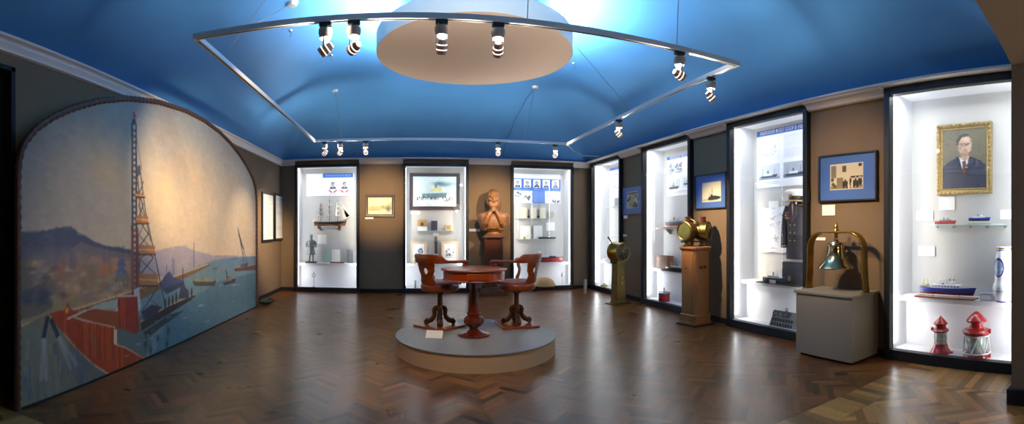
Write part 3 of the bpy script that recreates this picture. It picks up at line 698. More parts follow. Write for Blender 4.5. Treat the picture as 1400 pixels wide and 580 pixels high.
    for k in range(60):
        x = g.uniform(32, 130); y = g.uniform(450, 540); c = g.choice([(140, 136, 104), (92, 104, 122), (124, 132, 124), (60, 84, 140), (150, 150, 132)])
        cv.line((x, y), (x+g.uniform(-2, 6), y+g.uniform(10, 34)), g.uniform(.02, .05), c, .35)
    cv.line((66, 432), (60, 462), .05, (50, 54, 66)); cv.line((70, 436), (80, 460), .05, (50, 54, 66))
    for a, b2 in (((60, 462), (57, 520)), ((62, 462), (64, 520)), ((80, 460), (98, 505)), ((81, 460), (106, 500))): cv.line(a, b2, .05, (168, 176, 178), .35)
    cv.poly([(84, 428), (90, 420), (93, 412), (97, 422), (110, 428), (98, 436)], (150, 60, 40)); cv.blob((92, 424), .03, .03, (220, 180, 60), 1); cv.line((92, 436), (118, 424), .02, (190, 180, 170))
    for k in range(40):
        x = g.uniform(165, 345); y = 490-(x-195)*.44-g.uniform(8, 60)+max(0, 195-x)*.5; c = g.choice([(150, 176, 176), (70, 100, 110), (190, 200, 190), (96, 132, 150)])
        cv.line((x, y), (x+g.uniform(3, 9), y-g.uniform(0, 2)), .016, c, .5)
    for x, y in ((216, 462), (230, 452), (228, 470), (206, 478), (199, 470)): cv.blob((x, y), .04, .06, (40, 44, 44), .7)
    cv.strokes(1800, .013, .05, 9, 33, .3, zmax=1.7); cv.noise(6, 60, 5); cv.noise(6, 8, 9)
    ax = [p[0] for p in arch]; az = [p[1] for p in arch]
    pc = cv.build('painted_canvas', mural_m, root, y=-MDEP, mask=lambda x, z: z < np.interp(x, ax, az))
    # frame: canvas turned to the left wall; rotate about the viewpoint axis
    root.rotation_euler = (0, 0, WALLS['left']); pc.location = (0, 2*MDEP, 0)
    MB().prism([(2.71, .012)]+[(a-.0, z-.01) for a, z in arch]+[(8.68, .012)], MDEP+.004, MDEP+.035, 'xz').build('stretcher_panel', mat('mural_back', srgb(70, 56, 44), .8), root, smooth=0)
    path = [(2.695, MDEP-.004, .0)]+[(a, MDEP-.004, z) for a, z in arch]+[(8.695, MDEP-.004, .0)]
    # smooth the path and give it a twisted-rope bump
    fine = []
    for (a, b2) in zip(path, path[1:]):
        d = (Vector(b2)-Vector(a)).length; n_ = max(1, int(d/.025))
        for k in range(n_): fine.append(Vector(a).lerp(Vector(b2), k/n_))
    fine.append(Vector(path[-1])); 
    for _ in range(6): fine = [fine[0]]+[(fine[i-1]+fine[i]*2+fine[i+1])/4 for i in range(1, len(fine)-1)]+[fine[-1]]
    rr = [.030+.006*math.sin(i*1.9) for i in range(len(fine))]
    MB().tube(fine, rr, 8, up=(0, 1, 0)).build('rope_border', mat('rope_brown', srgb(74, 46, 32), .6), root)
    MB().box(2.70, 8.69, MDEP-.02, MDEP+.03, 0, .014).build('bottom_rail', basedark, root, smooth=0)
mural()
# ================================================================ ceiling drum, track and spots
DC = Vector((.80, 5.86)); DRAD = 1.205; DZ = 3.634
dr_ = thing('ceiling_drum', 'large round beige plate hung under the blue vault with light around it', 'ceiling feature', (DC.x, DC.y, DZ))
MB().lathe([(0, .0), (DRAD-.004, 0), (DRAD-.004, .01), (0, .01)], 96).build('soffit_disc', mat('drum_beige', srgb(238, 216, 200), .8), dr_, smooth=30)
MB().lathe([(DRAD, .001), (DRAD, .21), (DRAD-.03, .21), (DRAD-.03, .011), (DRAD-.004, .011)], 96, caps=False).build('drum_rim', mat('drum_rim_blue', srgb(204, 216, 214), .7), dr_, smooth=30)
rim_l = mat('cove_tube', (1, 1, 1), .5, emit=(.80, .93, 1), estr=10)
for k in range(12):
    a0 = 2*PI*(k+.08)/12; a1 = 2*PI*(k+.92)/12
    MB().tube([((DRAD-.12)*math.cos(a0+(a1-a0)*q/6), (DRAD-.12)*math.sin(a0+(a1-a0)*q/6), .14) for q in range(7)], .013, 8).build('cove_tube', rim_l, dr_)
    ld = bpy.data.lights.new('cove_light', 'AREA'); ld.shape = 'RECTANGLE'; ld.size = .5; ld.size_y = .06; ld.color = (.92, .98, 1); ld.energy = COVE_W
    lo = bpy.data.objects.new('cove_light', ld); COL.objects.link(lo); lo.parent = dr_
    am = (a0+a1)/2; rd = Vector((math.cos(am), math.sin(am), 0)); d = (rd*.75+Vector((0, 0, .66))).normalized()
    x = Vector((-math.sin(am), math.cos(am), 0)); lo.location = rd*(DRAD-.13)+Vector((0, 0, .19)); lo.rotation_euler = Matrix((x, (-d).cross(x), -d)).transposed().to_euler()
MB().cyl((0, 0, .01), (0, 0, .66), .05, n=16).build('hanger', steel, dr_)

TZ = 3.02; HT = TZ-EYE
TX0, TX1, TY0, TY1 = -1.64, 2.79, 3.43, 8.16
track_m = mat('track_alu', srgb(204, 204, 204), .4, .2)
tr = thing('lighting_track', 'square suspended metal lighting track carrying twelve halogen spots', 'lighting track', (0, 0, TZ))
for nm, x0, x1, y0, y1 in (('track_bar', TX0-.02, TX1+.02, TY0-.02, TY0+.02), ('track_bar', TX0-.02, TX1+.02, TY1-.02, TY1+.02), ('track_bar', TX0-.02, TX0+.02, TY0+.02, TY1-.02), ('track_bar', TX1-.02, TX1+.02, TY0+.02, TY1-.02)):
    b_ = MB().box(x0, x1, y0, y1, -.022, .022).build(nm, track_m, tr, smooth=0, bevel=.003)
    if x1-x0 > 1: MB().box(x0+.02, x1-.02, y0+.012, y1-.012, -.0235, -.0222).build('contact_slot', blk, b_, smooth=0)
    else: MB().box(x0+.012, x1-.012, y0+.02, y1-.02, -.0235, -.0222).build('contact_slot', blk, b_, smooth=0)
wire_m = mat('wire_grey', srgb(120, 126, 132), .5)
def susp(x, y, ax, ay):
    z = ceil_z(ax, ay)-TZ
    w_ = MB().tube([(x, y, .02), (ax, ay, z)], .0035, 6).build('suspension_wire', wire_m, tr)
    MB().lathe([(0, z-.035), (.05, z-.03), (.075, z+.02), (0, z+.02)], 14, (ax, ay, 0)).build('ceiling_rose', track_m, w_)
susp(-1.167, TY1, -1.40, 8.9); susp(1.98, TY1, 2.35, 8.75)
susp(1.98, TY1-.0, 2.0, 9.9) if False else None
susp(TX1-.65, TY0, 1.86, 2.9); susp(.86, TY0, .86, 3.2); susp(-1.15, TY0, -1.35, 5.4); susp(TX0, 4.0, -1.2, 4.7)
susp(TX1, 5.6, 1.75, 5.9)
# flex running from the far corner of the track to the cornice
single(MB().tube([(TX1, TY1, TZ), (3.05, 8.6, 2.98), (3.55, 9.4, 3.03), (4.15, 9.95, 3.125)], .008, 6), 'power_cable', mat('cable_grey', srgb(150, 156, 160), .5), 'thin grey cable sagging from the track corner to the cornice over the right-hand cases', 'cable')
cbp = [(2.33-.16*t, 8.85+2.05*t, ceil_z(2.33-.16*t, 8.85+2.05*t)-.035) for t in [q/12 for q in range(13)]]+[(2.165, 10.98, 3.16)]
single(MB().tube(cbp, .006, 6), 'power_cable', mat('cable_blue', srgb(40, 84, 130), .5), 'dark cable running down the blue vault to the cornice above the portrait poster case', 'cable')
hk = []
for px, py in ((397, 41), (453, 75), (771, 20), (784, 86), (131, 5)):
    th = (px-X0)/FPX; z = 3.9; d = (z-EYE)*FPX/(YH-py)
    for _ in range(4): z = ceil_z(d*math.sin(th), d*math.cos(th)); d = (z-EYE)*FPX/(YH-py)
    hk.append((d*math.sin(th), d*math.cos(th), z))
hm = MB().lathe([(0, 0), (.028, 0), (.022, -.02), (0, -.02)], 12).tube([(0, 0, -.02), (0, 0, -.05), (.02, 0, -.07), (.0, 0, -.09), (-.02, 0, -.075)], .005, 6)
HL = ['small metal hook in the vault above the left track corner', 'small metal hook in the vault left of the round drum', 'small metal hook in the vault close beside the round drum', 'small metal hook in the vault right of the round drum', 'small dark hook in the vault over the mural end']
h0 = single(hm, 'ceiling_hook', steel, HL[0], 'hook', hk[0], group='hooks in the blue vault')
for p, l in zip(hk[1:], HL[1:]): dup(h0, p, 0, l)

spot_lens = mat('halogen_lens', (1, 1, 1), .3, emit=(1, .82, .58), estr=5)
copper_shine = mat('spot_shell', srgb(222, 186, 172), .35, .5)
slit_m = mat('lamp_slit', (1, 1, 1), .4, emit=(1, .86, .74), estr=3)
def make_spot(name, label, loc, target, energy, hot=1.0, size=R(50), blend=.7):
    x, y = loc; r = thing('track_spotlight', label, 'spotlight', (x, y, TZ-.024), 0, 'halogen spots on the lighting track')
    MB().box(-.045, .045, -.02, .02, -.028, .001).lathe([(.03, -.045), (.018, -.028)], 14).build('track_adapter', blk, r, smooth=0, bevel=.004)
    h_ = MB().lathe([(.028, -.045), (.05, -.05), (.052, -.075), (.04, -.115), (.034, -.115), (.0, -.10)], 24).build('lamp_base', mat('lamp_base_grey', srgb(176, 160, 146), .45, .2), r)
    t = Vector(target)-Vector((x, y, TZ-.22)); d = t.normalized()
    side = Vector((-d.y, d.x, 0)); side = side.normalized() if side.length > .01 else Vector((1, 0, 0))
    for sg in (-1, 1):
        MB().strip([side*sg*.036+Vector((0, 0, -.10)), side*sg*.040+Vector((0, 0, -.16)), side*sg*.040+Vector((0, 0, -.205))], .014, .003, side.cross(Vector((0, 0, 1)))).build('bracket', copper_shine, r)
    Q = d.to_track_quat('Z', 'Y').to_matrix().to_4x4(); c = Vector((0, 0, -.195))
    hd = MB().lathe([(0, -.055), (.022, -.055), (.034, -.03), (.038, .0), (.038, .018), (.0385, .022), (.038, .026), (.038, .045), (.034, .048), (.032, .040), (0, .036)], 24, c, Q).build('lamp_head', copper_shine, r)
    MB().lathe([(0, .041), (.031, .041), (.031, .043), (0, .043)], 20, c, Q).build('lens', spot_lens, hd)
    MB().lathe([(.0, -.060), (.021, -.060), (.021, -.056), (0, -.056)], 16, c, Q).build('rear_glow', spot_lens, hd)
    for zz in (-.022, .012): MB().lathe([(.030, zz), (.0388 if zz > 0 else .0368, zz), (.0388 if zz > 0 else .0380, zz+.006), (.030, zz+.006)], 24, c, Q, caps=False).build('light_slit', slit_m, hd)
    ld = bpy.data.lights.new('spot_beam', 'SPOT'); ld.energy = energy; ld.color = (1, .76, .48); ld.spot_size = size; ld.spot_blend = 1.0; ld.shadow_soft_size = .03
    lo = bpy.data.objects.new('spot_beam', ld); COL.objects.link(lo); lo.parent = r
    lo.location = c+d*.06; lo.rotation_euler = d.to_track_quat('-Z', 'Y').to_euler()
    sp = bpy.data.lights.new('lamp_spill', 'SPOT'); sp.energy = SPILL_W; sp.color = (1, .88, .72); sp.spot_size = R(170); sp.spot_blend = .6; sp.shadow_soft_size = .03
    so = bpy.data.objects.new('lamp_spill', sp); COL.objects.link(so); so.parent = r; so.location = (0, 0, -.150); so.rotation_euler = (PI, 0, 0)
    MB().ell((0, 0, -.132), (.008, .008, .016), 12, 8).build('halogen_capsule', spot_lens, r)
    return r
def tpos(px, side):
    th = (px-X0)/FPX
    if side == 'near': return (TY0*math.tan(th), TY0)
    if side == 'far': return (TY1*math.tan(th), TY1)
    return (TX1, TX1/math.tan(th))
def onw(w, px, py, dep):
    x, z = wpt(w, px, py, dep); return wloc(w, x, dep, z)
SPOTS = [(445, 'near', onw('left', 130, 330, 2.9), 50, 'first halogen spot from the left track corner, on the near bar', 60),
    (484, 'near', onw('left', 268, 265, 2.9), 620, 'second halogen spot from the left track corner, on the near bar', 56),
    (604, 'near', (.15, 5.1, 0), 110, 'halogen spot on the near bar under the left half of the drum, head tilted', 60),
    (681, 'near', (1.0, 5.9, .9), 110, 'halogen spot on the near bar under the right half of the drum, hanging straight', 50),
    (929, 'near', onw('right', 1150, 262, 4.7), 210, 'halogen spot on the near bar close to its right-hand corner', 60),
    (972, 'right', onw('right', 1140, 350, 4.6), 150, 'halogen spot on the right bar close to the near corner', 56),
    (846, 'right', onw('right', 978, 315, 4.7), 420, 'halogen spot halfway along the right bar', 50),
    (759, 'far', onw('far', 672, 285, 10.9), 430, 'halogen spot on the far bar nearest the right corner', 46),
    (681, 'far', onw('far', 668, 290, 10.9), 250, 'halogen spot alone in the middle of the far bar', 42),
    (500, 'far', onw('far', 520, 278, 11.2), 560, 'rightmost halogen spot of the three at the left end of the far bar', 40),
    (465, 'far', onw('left', 366, 325, 3.07), 750, 'middle halogen spot of the three at the left end of the far bar', 46),
    (444, 'far', onw('left', 330, 330, 2.9), 90, 'leftmost halogen spot of the three at the left end of the far bar', 60)]
for px, sd, tg, en, lb, sz in SPOTS:
    make_spot('s', lb, tpos(px, sd), tg, en*SPOT_K, size=R(sz))

# ================================================================ round platform, table, chairs
PC = Vector((.8135, 5.849)); PR = .986; PZ = .20
pf = thing('round_platform', 'low round grey display platform in the middle of the parquet', 'platform', (PC.x, PC.y, 0))
MB().lathe([(0, .0), (PR-.012, 0), (PR-.012, .185), (0, .185)], 96).build('platform_side', mat('platform_side', srgb(196, 168, 132), .6), pf, smooth=30)
MB().lathe([(0, .185), (PR, .185), (PR, PZ-.002), (PR-.003, PZ), (0, PZ)], 96).build('platform_top', mat('platform_top', srgb(128, 118, 106), .42), pf, smooth=30)

def table():
    r = thing('round_table', 'round red mahogany drum table on a turned pedestal', 'table', (.779, 5.77, PZ))
    MB().lathe([(0, .792), (.385, .792), (.40, .797), (.405, .806), (.40, .815), (.385, .819), (0, .819)], 72).build('table_top', mahog, r, smooth=30)
    MB().lathe([(.30, .675), (.375, .675), (.382, .682), (.375, .69), (.372, .695), (.372, .785), (.378, .792), (.30, .792)], 72).build('apron', mat('apron_mahogany', srgb(160, 62, 14), .22, coat=.4, noise=.3, nscale=4), r, smooth=30)
    MB().box(-.13, .13, -.379, -.365, .70, .78).build('drawer_front', mahog, r, smooth=0, bevel=.003)
    MB().lathe([(0, .10), (.055, .10), (.06, .11), (.10, .125), (.122, .155), (.126, .18), (.115, .215), (.08, .24), (.07, .25), (.085, .258), (.085, .27), (.072, .28), (.070, .33), (.064, .42), (.052, .56), (.048, .63), (.07, .65), (.12, .672), (.2, .68), (.2, .70), (0, .70)], 48).build('pedestal_column', mahog_d, r)
    MB().lathe([(0, 0), (.19, 0), (.197, .012), (.192, .028), (.16, .042), (.10, .055), (.07, .07), (.055, .085), (.055, .105), (0, .105)], 56).build('foot_disc', mahog_d, r)
table()
def chair(label, loc, rz, board_rot):
    """captain's chair; local +x is the way it faces"""
    r = thing('swivel_armchair', label, 'chair', loc, rz, 'antique swivel armchairs on the platform')
    s_ = .25
    M = Matrix.Rotation(board_rot, 4, 'Z')
    bb = MB().box(-s_, s_, -s_, s_, 0, .03).xf(M); bb.build('base_board', mahog, r, smooth=0, bevel=.006)
    # cast iron foot: four scrolled legs round a post
    for k in range(4):
        a = PI/4+k*PI/2; c, s = math.cos(a), math.sin(a)
        pr = [(.035, .27), (.055, .255), (.075, .225), (.072, .19), (.07, .16), (.085, .125), (.115, .095), (.15, .08), (.178, .088), (.19, .075), (.183, .055), (.165, .052), (.150, .060)]
        rr = [.02, .026, .032, .028, .028, .033, .037, .036, .031, .027, .022, .016, .008]
        pts = [(c*x, s*x, z) for x, z in pr]
        mb = MB().tube(pts, rr, 10); mb.ell((c*.178, s*.178, .052), (.03, .03, .022), 12, 8); mb.ell((c*.065, s*.065, .245), (.03, .03, .03), 12, 8)
        mb.build('leg', iron, r)
    MB().lathe([(0, .045), (.03, .05), (.045, .09), (.028, .14), (.034, .2), (.05, .235), (.04, .27), (.034, .29), (.034, .43), (.05, .44), (.05, .455), (.09, .465), (.09, .475), (0, .475)], 24).build('post', iron, r)
    for k in range(4):
        a = PI/4+k*PI/2; MB().strip([(0, 0, .462), (.18*math.cos(a), .18*math.sin(a), .468)], .04, .018, (-math.sin(a), math.cos(a), 0)).build('seat_bracket', iron, r)
    st = mat('seat_leather', srgb(150, 66, 26), .5, noise=.35, nscale=6)
    MB().lathe([(0, .475), (.19, .475), (.235, .485), (.252, .505), (.254, .545), (.248, .565), (.24, .575), (0, .575)], 56).build('seat', mahog, r, smooth=40)
    MB().lathe([(.0, .57), (.235, .572), (.236, .59), (.215, .607), (.12, .615), (0, .612)], 56).build('seat_cushion', st, r)
    # back splat with an oval opening: curved board
    def splat(a0):
        nu, nv = 17, 21; rs = []
        z0, z1 = .58, .86
        front, back = {}, {}
        mb = MB(); vs = []; fs = []
        def pt(u, v, off):
            wv = .125-.035*math.sin(PI*min(max(v, 0), 1))+.02*v+.012*math.sin(v*PI*4)
            a = a0+u*wv/.25; rad = .235+.055*v+off
            return (-rad*math.cos(a), rad*math.sin(a), z0+(z1-z0)*v)
        n = 28
        outer, inner = [], []
        for k in range(n):
            t = 2*PI*k/n; c, s = math.cos(t), math.sin(t); q = max(abs(c), abs(s)); outer.append((c/q, .5+.5*s/q)); inner.append((.30*c, .62+.15*s))
        rings = []
        for off in (0, .022):
            for rr_ in (outer, inner): vs.extend(pt(u, v, off) for u, v in rr_)
        for k in range(n):
            k2 = (k+1) % n
            fs += [(k, k2, n+k2, n+k), (2*n+k, 3*n+k, 3*n+k2, 2*n+k2), (k, 2*n+k, 2*n+k2, k2), (n+k, n+k2, 3*n+k2, 3*n+k)]
        return mb.add(vs, fs)
    splat(0).build('back_splat', mahog, r, smooth=50)
    # crest rail: thick arched back part, then arms sweeping forward to scrolls
    rs = []
    for i in range(25):
        a = -1.05+2.1*i/24; q = 1-abs(a)/1.05; q = min(1, q*2.6); h = .040+.075*(q*q*(3-2*q)); rad = .288+.018*q
        x, y = -math.cos(a), math.sin(a); zb = .855; lean = .012*q
        rs.append([(x*(rad-.018), y*(rad-.018), zb), (x*(rad+.02), y*(rad+.02), zb), (x*(rad+.026+lean), y*(rad+.026+lean), zb+h*.8), (x*(rad+.015+lean), y*(rad+.015+lean), zb+h), (x*(rad-.010+lean), y*(rad-.010+lean), zb+h), (x*(rad-.02), y*(rad-.02), zb+h*.8)])
    MB().rings(rs).build('crest_rail', mahog, r, smooth=50)
    for sg in (-1, 1):
        p = [(-.288*math.cos(1.0), sg*.288*math.sin(1.0), .873), (-.06, sg*.272, .872), (.04, sg*.278, .87), (.12, sg*.285, .868), (.17, sg*.292, .868), (.20, sg*.295, .858), (.212, sg*.295, .835), (.200, sg*.295, .818), (.180, sg*.295, .822)]
        arm = MB().tube(p, [.024, .022, .022, .026, .028, .026, .024, .02, .014], 12, up=(0, 0, 1), flat=.8).build('arm', mahog, r)
        q = [(.13, sg*.225, .565), (.145, sg*.24, .62), (.125, sg*.255, .68), (.12, sg*.262, .73), (.15, sg*.275, .79), (.165, sg*.28, .85)]
        MB().tube(q, [.022, .026, .020, .019, .024, .02], 12).build('arm_support', mahog, arm)
    return r
chair('antique mahogany swivel armchair to the left of the round table, on a turned board', (.40, 6.32, PZ), R(46), R(-4))
chair('antique mahogany swivel armchair to the right of the round table, on a squared board', (1.42, 6.26, PZ), R(134), R(46)+R(3))
nc = thing('folded_note', 'small folded white note card standing on the grey platform', 'note card', gpt(594, 461, .2), R(-12))
mb = MB(); mb.add([(-.10, -.06, 0), (.10, -.06, 0), (.10, .03, .075), (-.10, .03, .075), (.10, .06, 0), (-.10, .06, 0)], [(0, 1, 2, 3), (3, 2, 4, 5)]).build('card', mat('note_paper', srgb(226, 214, 186), .7), nc, smooth=0).modifiers.new('t', 'SOLIDIFY').thickness = .003

# ================================================================ carved bust on a tall pedestal
BD = 10.62
bp = dirpt(674.5, BD+.25)
wood_b = mat('carved_wood', srgb(134, 86, 42), .5, noise=.35, nscale=5, coat=.15)
wood_p = mat('pedestal_wood', srgb(92, 44, 26), .3, noise=.4, nscale=4, coat=.3)
ped = thing('bust_pedestal', 'dark wooden square pedestal with a turned cap under the bust', 'pedestal', (bp.x, bp.y, 0), R(-8))
MB().box(-.30, .30, -.26, .26, 0, .12).box(-.26, .26, -.23, .23, .12, .18).build('plinth', wood_p, ped, smooth=0, bevel=.01)
MB().box(-.17, .17, -.16, .16, .18, 1.28).build('shaft', wood_p, ped, smooth=0, bevel=.008)
for sx in (-1, 1): MB().box(sx*.185-.025, sx*.185+.025, -.185, -.135, .18, 1.28).build('corner_post', wood_p, ped, smooth=0, bevel=.008)
MB().box(-.255, .255, -.22, .22, 1.28, 1.325).build('cap', wood_p, ped, smooth=0, bevel=.01)
bz = 1.325
bust = thing('carved_bust', 'carved wooden bust of a bearded man with hands raised to his chin', 'bust', (bp.x, bp.y, bz), R(-8))
MB().lathe([(0, 0), (.17, 0), (.175, .02), (.15, .035), (.12, .05), (.115, .08), (.15, .10), (0, .11)], 40).build('socle', wood_b, bust)
m = MB()
E = lambda c, r, **k: m.ell(c, r, 22, 14, **k)
rot = lambda ax, d: Matrix.Rotation(R(d), 3, ax)
# chest and shoulders, cut off in a trapezium
m.rings([[(x*w_, y*d_+.01, z) for x, y in ((-1, -.2), (-.75, -.8), (0, -1), (.75, -.8), (1, -.2), (.9, .7), (0, 1), (-.9, .7))] for z, w_, d_ in ((.09, .19, .10), (.11, .225, .13), (.20, .26, .15), (.28, .29, .155), (.36, .31, .16), (.405, .28, .14), (.435, .18, .11), (.46, .09, .08))])
E((0, .02, .47), (.085, .085, .12)); E((-.20, 0, .36), (.10, .11, .075)); E((.20, 0, .36), (.10, .11, .075))
HM = len(m.v)
# head
E((0, .005, .665), (.108, .125, .145)); E((0, -.03, .60), (.082, .10, .095)); E((0, .03, .70), (.112, .12, .115))
E((0, -.127, .655), (.017, .030, .036)); E((0, -.142, .638), (.022, .02, .016))       # nose
E((-.04, -.112, .695), (.034, .018, .012)); E((.04, -.112, .695), (.034, .018, .012)); E((-.04, -.104, .672), (.018, .016, .012)); E((.04, -.104, .672), (.018, .016, .012)); E((-.075, -.085, .635), (.028, .03, .022)); E((.075, -.085, .635), (.028, .03, .022))   # brow, cheeks
E((-.112, .01, .655), (.014, .026, .036)); E((.112, .01, .655), (.014, .026, .036))  # ears
E((-.035, -.122, .612), (.045, .022, .014), M=rot('Y', 14)); E((.035, -.122, .612), (.045, .022, .014), M=rot('Y', -14))      # moustache
for x in (-.06, -.03, 0, .03, .06): E((x, -.085, .545-.03*(1-abs(x)/.06)), (.026, .04, .07))     # beard locks
E((-.085, -.01, .58), (.035, .06, .085)); E((.085, -.01, .58), (.035, .06, .085))
m.v[HM:] = [(x*1.04, y*1.04, .035+z) for x, y, z in m.v[HM:]]
# forearms rising to the chin and clasped hands
for sg in (-1, 1):
    m.tube([(sg*.175, -.09, .20), (sg*.15, -.15, .25), (sg*.115, -.175, .33), (sg*.078, -.18, .40), (sg*.048, -.172, .44)], [.062, .058, .05, .042, .036], 14)
    E((sg*.036, -.178, .465), (.032, .032, .048), M=rot('Y', sg*-14))
    for k in range(4): m.tube([(sg*.045, -.195-.002*k, .445+.020*k), (sg*.022, -.215, .457+.020*k), (-sg*.012, -.210, .452+.020*k)], [.0115, .011, .009], 8)
    m.tube([(sg*.03, -.155, .48), (sg*.018, -.165, .515)], [.013, .009], 8)
for k in range(-3, 4): m.tube([(k*.035, -.150, .13), (k*.028, -.158, .24), (k*.02, -.15, .34)], .012, 8)  # cloth folds
bo = m.build('figure', wood_b, bust, smooth=0)
md = bo.modifiers.new('r', 'REMESH'); md.mode = 'VOXEL'; md.voxel_size = .0075; md.use_smooth_shade = True
md = bo.modifiers.new('s', 'SMOOTH'); md.iterations = 3; md.factor = .5
hair = MB()
hair.ell((0, .035, .715), (.118, .122, .11), 22, 12)
for a in range(-5, 6):
    x = .115*math.sin(a*.33); y = .05+.09*math.cos(a*.33); hair.ell((x, y, .64), (.028, .03, .085), 10, 8)
for k in range(9):
    a = (k-4)*.2
    hair.tube([(.09*math.sin(a)*1.1, -.075+.02*abs(k-4)*.4, .762-.004*abs(k-4)), (.105*math.sin(a), -.02, .812-.006*abs(k-4)), (.10*math.sin(a), .06, .822-.008*abs(k-4)), (.09*math.sin(a), .13, .76)], [.012, .018, .02, .016], 8)
hair.xf(Matrix.Translation((0, .01, .03)))
ho = hair.build('hair', mat('carved_hair', srgb(120, 76, 38), .5, noise=.4, nscale=14, bump=.4, bscale=50), bust, smooth=60)
bust.scale = (1.2, 1.2, 1.24)
dk = mat('bust_back_board', srgb(44, 40, 34), .6)

# ================================================================ engine telegraph
tp_ = dirpt(845.5, 9.55)
tel = thing('engine_telegraph', 'brass ship engine telegraph with a round dial on a tapering column', 'engine telegraph', (tp_.x, tp_.y, 0), R(-2))
MB().box(-.20, .20, -.17, .17, 0, .02).build('foot_plate', brass_old, tel, smooth=0, bevel=.004)
MB().rings([[(-w_, -d_, z), (w_, -d_, z), (w_, d_, z), (-w_, d_, z)] for z, w_, d_ in ((.02, .125, .11), (.05, .125, .11), (.06, .115, .10), (.74, .10, .085), (.80, .10, .085))]).build('column', brass_old, tel, smooth=0, bevel=.004)
MB().box(-.03, .03, -.115, -.09, .38, .56).build('cover_plate', brass, tel, smooth=0, bevel=.01)
MB().tube([(-.0, -.113, .50), (0, -.125, .47), (0, -.113, .44)], .009, 8).build('lug', iron, tel)
MB().rings([[(-.115, -.10, .80), (.115, -.10, .80), (.115, .10, .80), (-.115, .10, .80)], [(-.135, -.11, .84), (.135, -.11, .84), (.135, .11, .84), (-.135, .11, .84)], [(-.09, -.12, .90), (.09, -.12, .90), (.09, .12, .90), (-.09, .12, .90)]]).build('head_mount', brass_old, tel, smooth=0, bevel=.006)
MH = Matrix.Rotation(R(90), 3, 'X')    # axis of the drum along -y
hc = (-.0, 0, 1.03)
MB().lathe([(0, -.15), (.165, -.15), (.19, -.14), (.195, -.125), (.185, -.11), (.182, .11), (.195, .125), (.195, .14), (.18, .152), (.165, .150), (.160, .140), (0, .140)], 56, hc, MH).build('drum', brass, tel)
dial = MB().lathe([(0, .1405), (.158, .1405), (.158, .143), (0, .143)], 48, hc, MH).build('dial', mat('dial_dark', srgb(40, 44, 48), .25, coat=.6), tel)
mb = MB()
for k in range(10):
    a = R(36*k+18); mb.box(-.002, .002, -.1455, -.1432, .02, .15); M = Matrix.Translation(hc) @ Matrix.Rotation(a, 4, 'Y') @ Matrix.Translation((0, 0, 0)); n_ = 8; mb.v[-n_:] = [tuple(M @ Vector(p)) for p in mb.v[-n_:]]
mb.build('dial_marks', brass, dial, smooth=0)
mb = MB().box(-.009, .009, -.155, -.148, -.02, .135); mb.v = [tuple(Matrix.Translation(hc) @ Matrix.Rotation(R(-35), 4, 'Y') @ Vector(p)) for p in mb.v]; mb.build('pointer', brass, tel, smooth=0)
MB().lathe([(0, .143), (.03, .143), (.03, .165), (.018, .175), (0, .176)], 24, hc, MH).build('hub', brass, tel)
MB().tube([(-.06, .10, 1.17), (-.12, .12, 1.27), (-.165, .13, 1.33)], [.010, .012, .018], 10).build('lever', iron, tel)
tel_rz = R(17); tel.rotation_euler = (0, 0, tel_rz)

# ================================================================ wooden cabinet with two brass lanterns
cb = dirpt(950.5, 7.52)
cab = thing('wooden_cabinet', 'tall narrow pine cabinet with moulded top beneath the brass lanterns', 'cabinet', (cb.x, cb.y, 0), R(-33.9+42))
def octa(a, c): return [(-a+c, -a), (a-c, -a), (a, -a+c), (a, a-c), (a-c, a), (-a+c, a), (-a, a-c), (-a, -a+c)]
def stack(lv): return MB().rings([[(x, y, z) for x, y in octa(a, c)] for z, a, c in lv])
stack([(.02, .19, .03), (.05, .19, .03), (.055, .185, .03), (.16, .185, .03), (.175, .172, .03)]).build('plinth', pine, cab, smooth=0, bevel=.003)
stack([(.17, .165, .03), (1.155, .165, .03)]).build('carcass', pine, cab, smooth=0, bevel=.003)
stack([(1.15, .168, .03), (1.165, .178, .03), (1.18, .19, .032), (1.20, .195, .034), (1.215, .19, .034), (1.218, .18, .034)]).build('top', pine, cab, smooth=0, bevel=.003)
d1 = MB().box(-.173, -.165, -.12, .12, .24, 1.10).build('side_panel', pine, cab, smooth=0, bevel=.004)
d2 = MB().box(-.12, .12, -.173, -.165, .24, 1.10).build('door', pine, cab, smooth=0, bevel=.004)
for x in (-.035, .045):
    hd_ = MB(); hd_.lathe([(0, 0), (.026, 0), (.022, .012), (.0, .016)], 14, (x, -.173, .90), Matrix.Rotation(R(90), 3, 'X')); hd_.tube([(x-.02, -.185, .91), (x, -.20, .895), (x+.02, -.185, .91)], .006, 6); hd_.build('handle', iron, d2)
MB().lathe([(0, 0), (.012, 0), (.010, .014), (0, .018)], 12, (-.173, .02, .88), Matrix.Rotation(R(-90), 3, 'Y')).build('knob', iron, d1)
MB().box(-.21, .21, -.21, .21, 0, .022).build('floor_plate', blk, cab, smooth=0, bevel=.003)
ln = thing('ship_lantern_pair', 'pair of round brass ship lanterns with copper chimneys standing on the pine cabinet', 'lantern', (cb.x, cb.y, 1.218), R(-33.9))
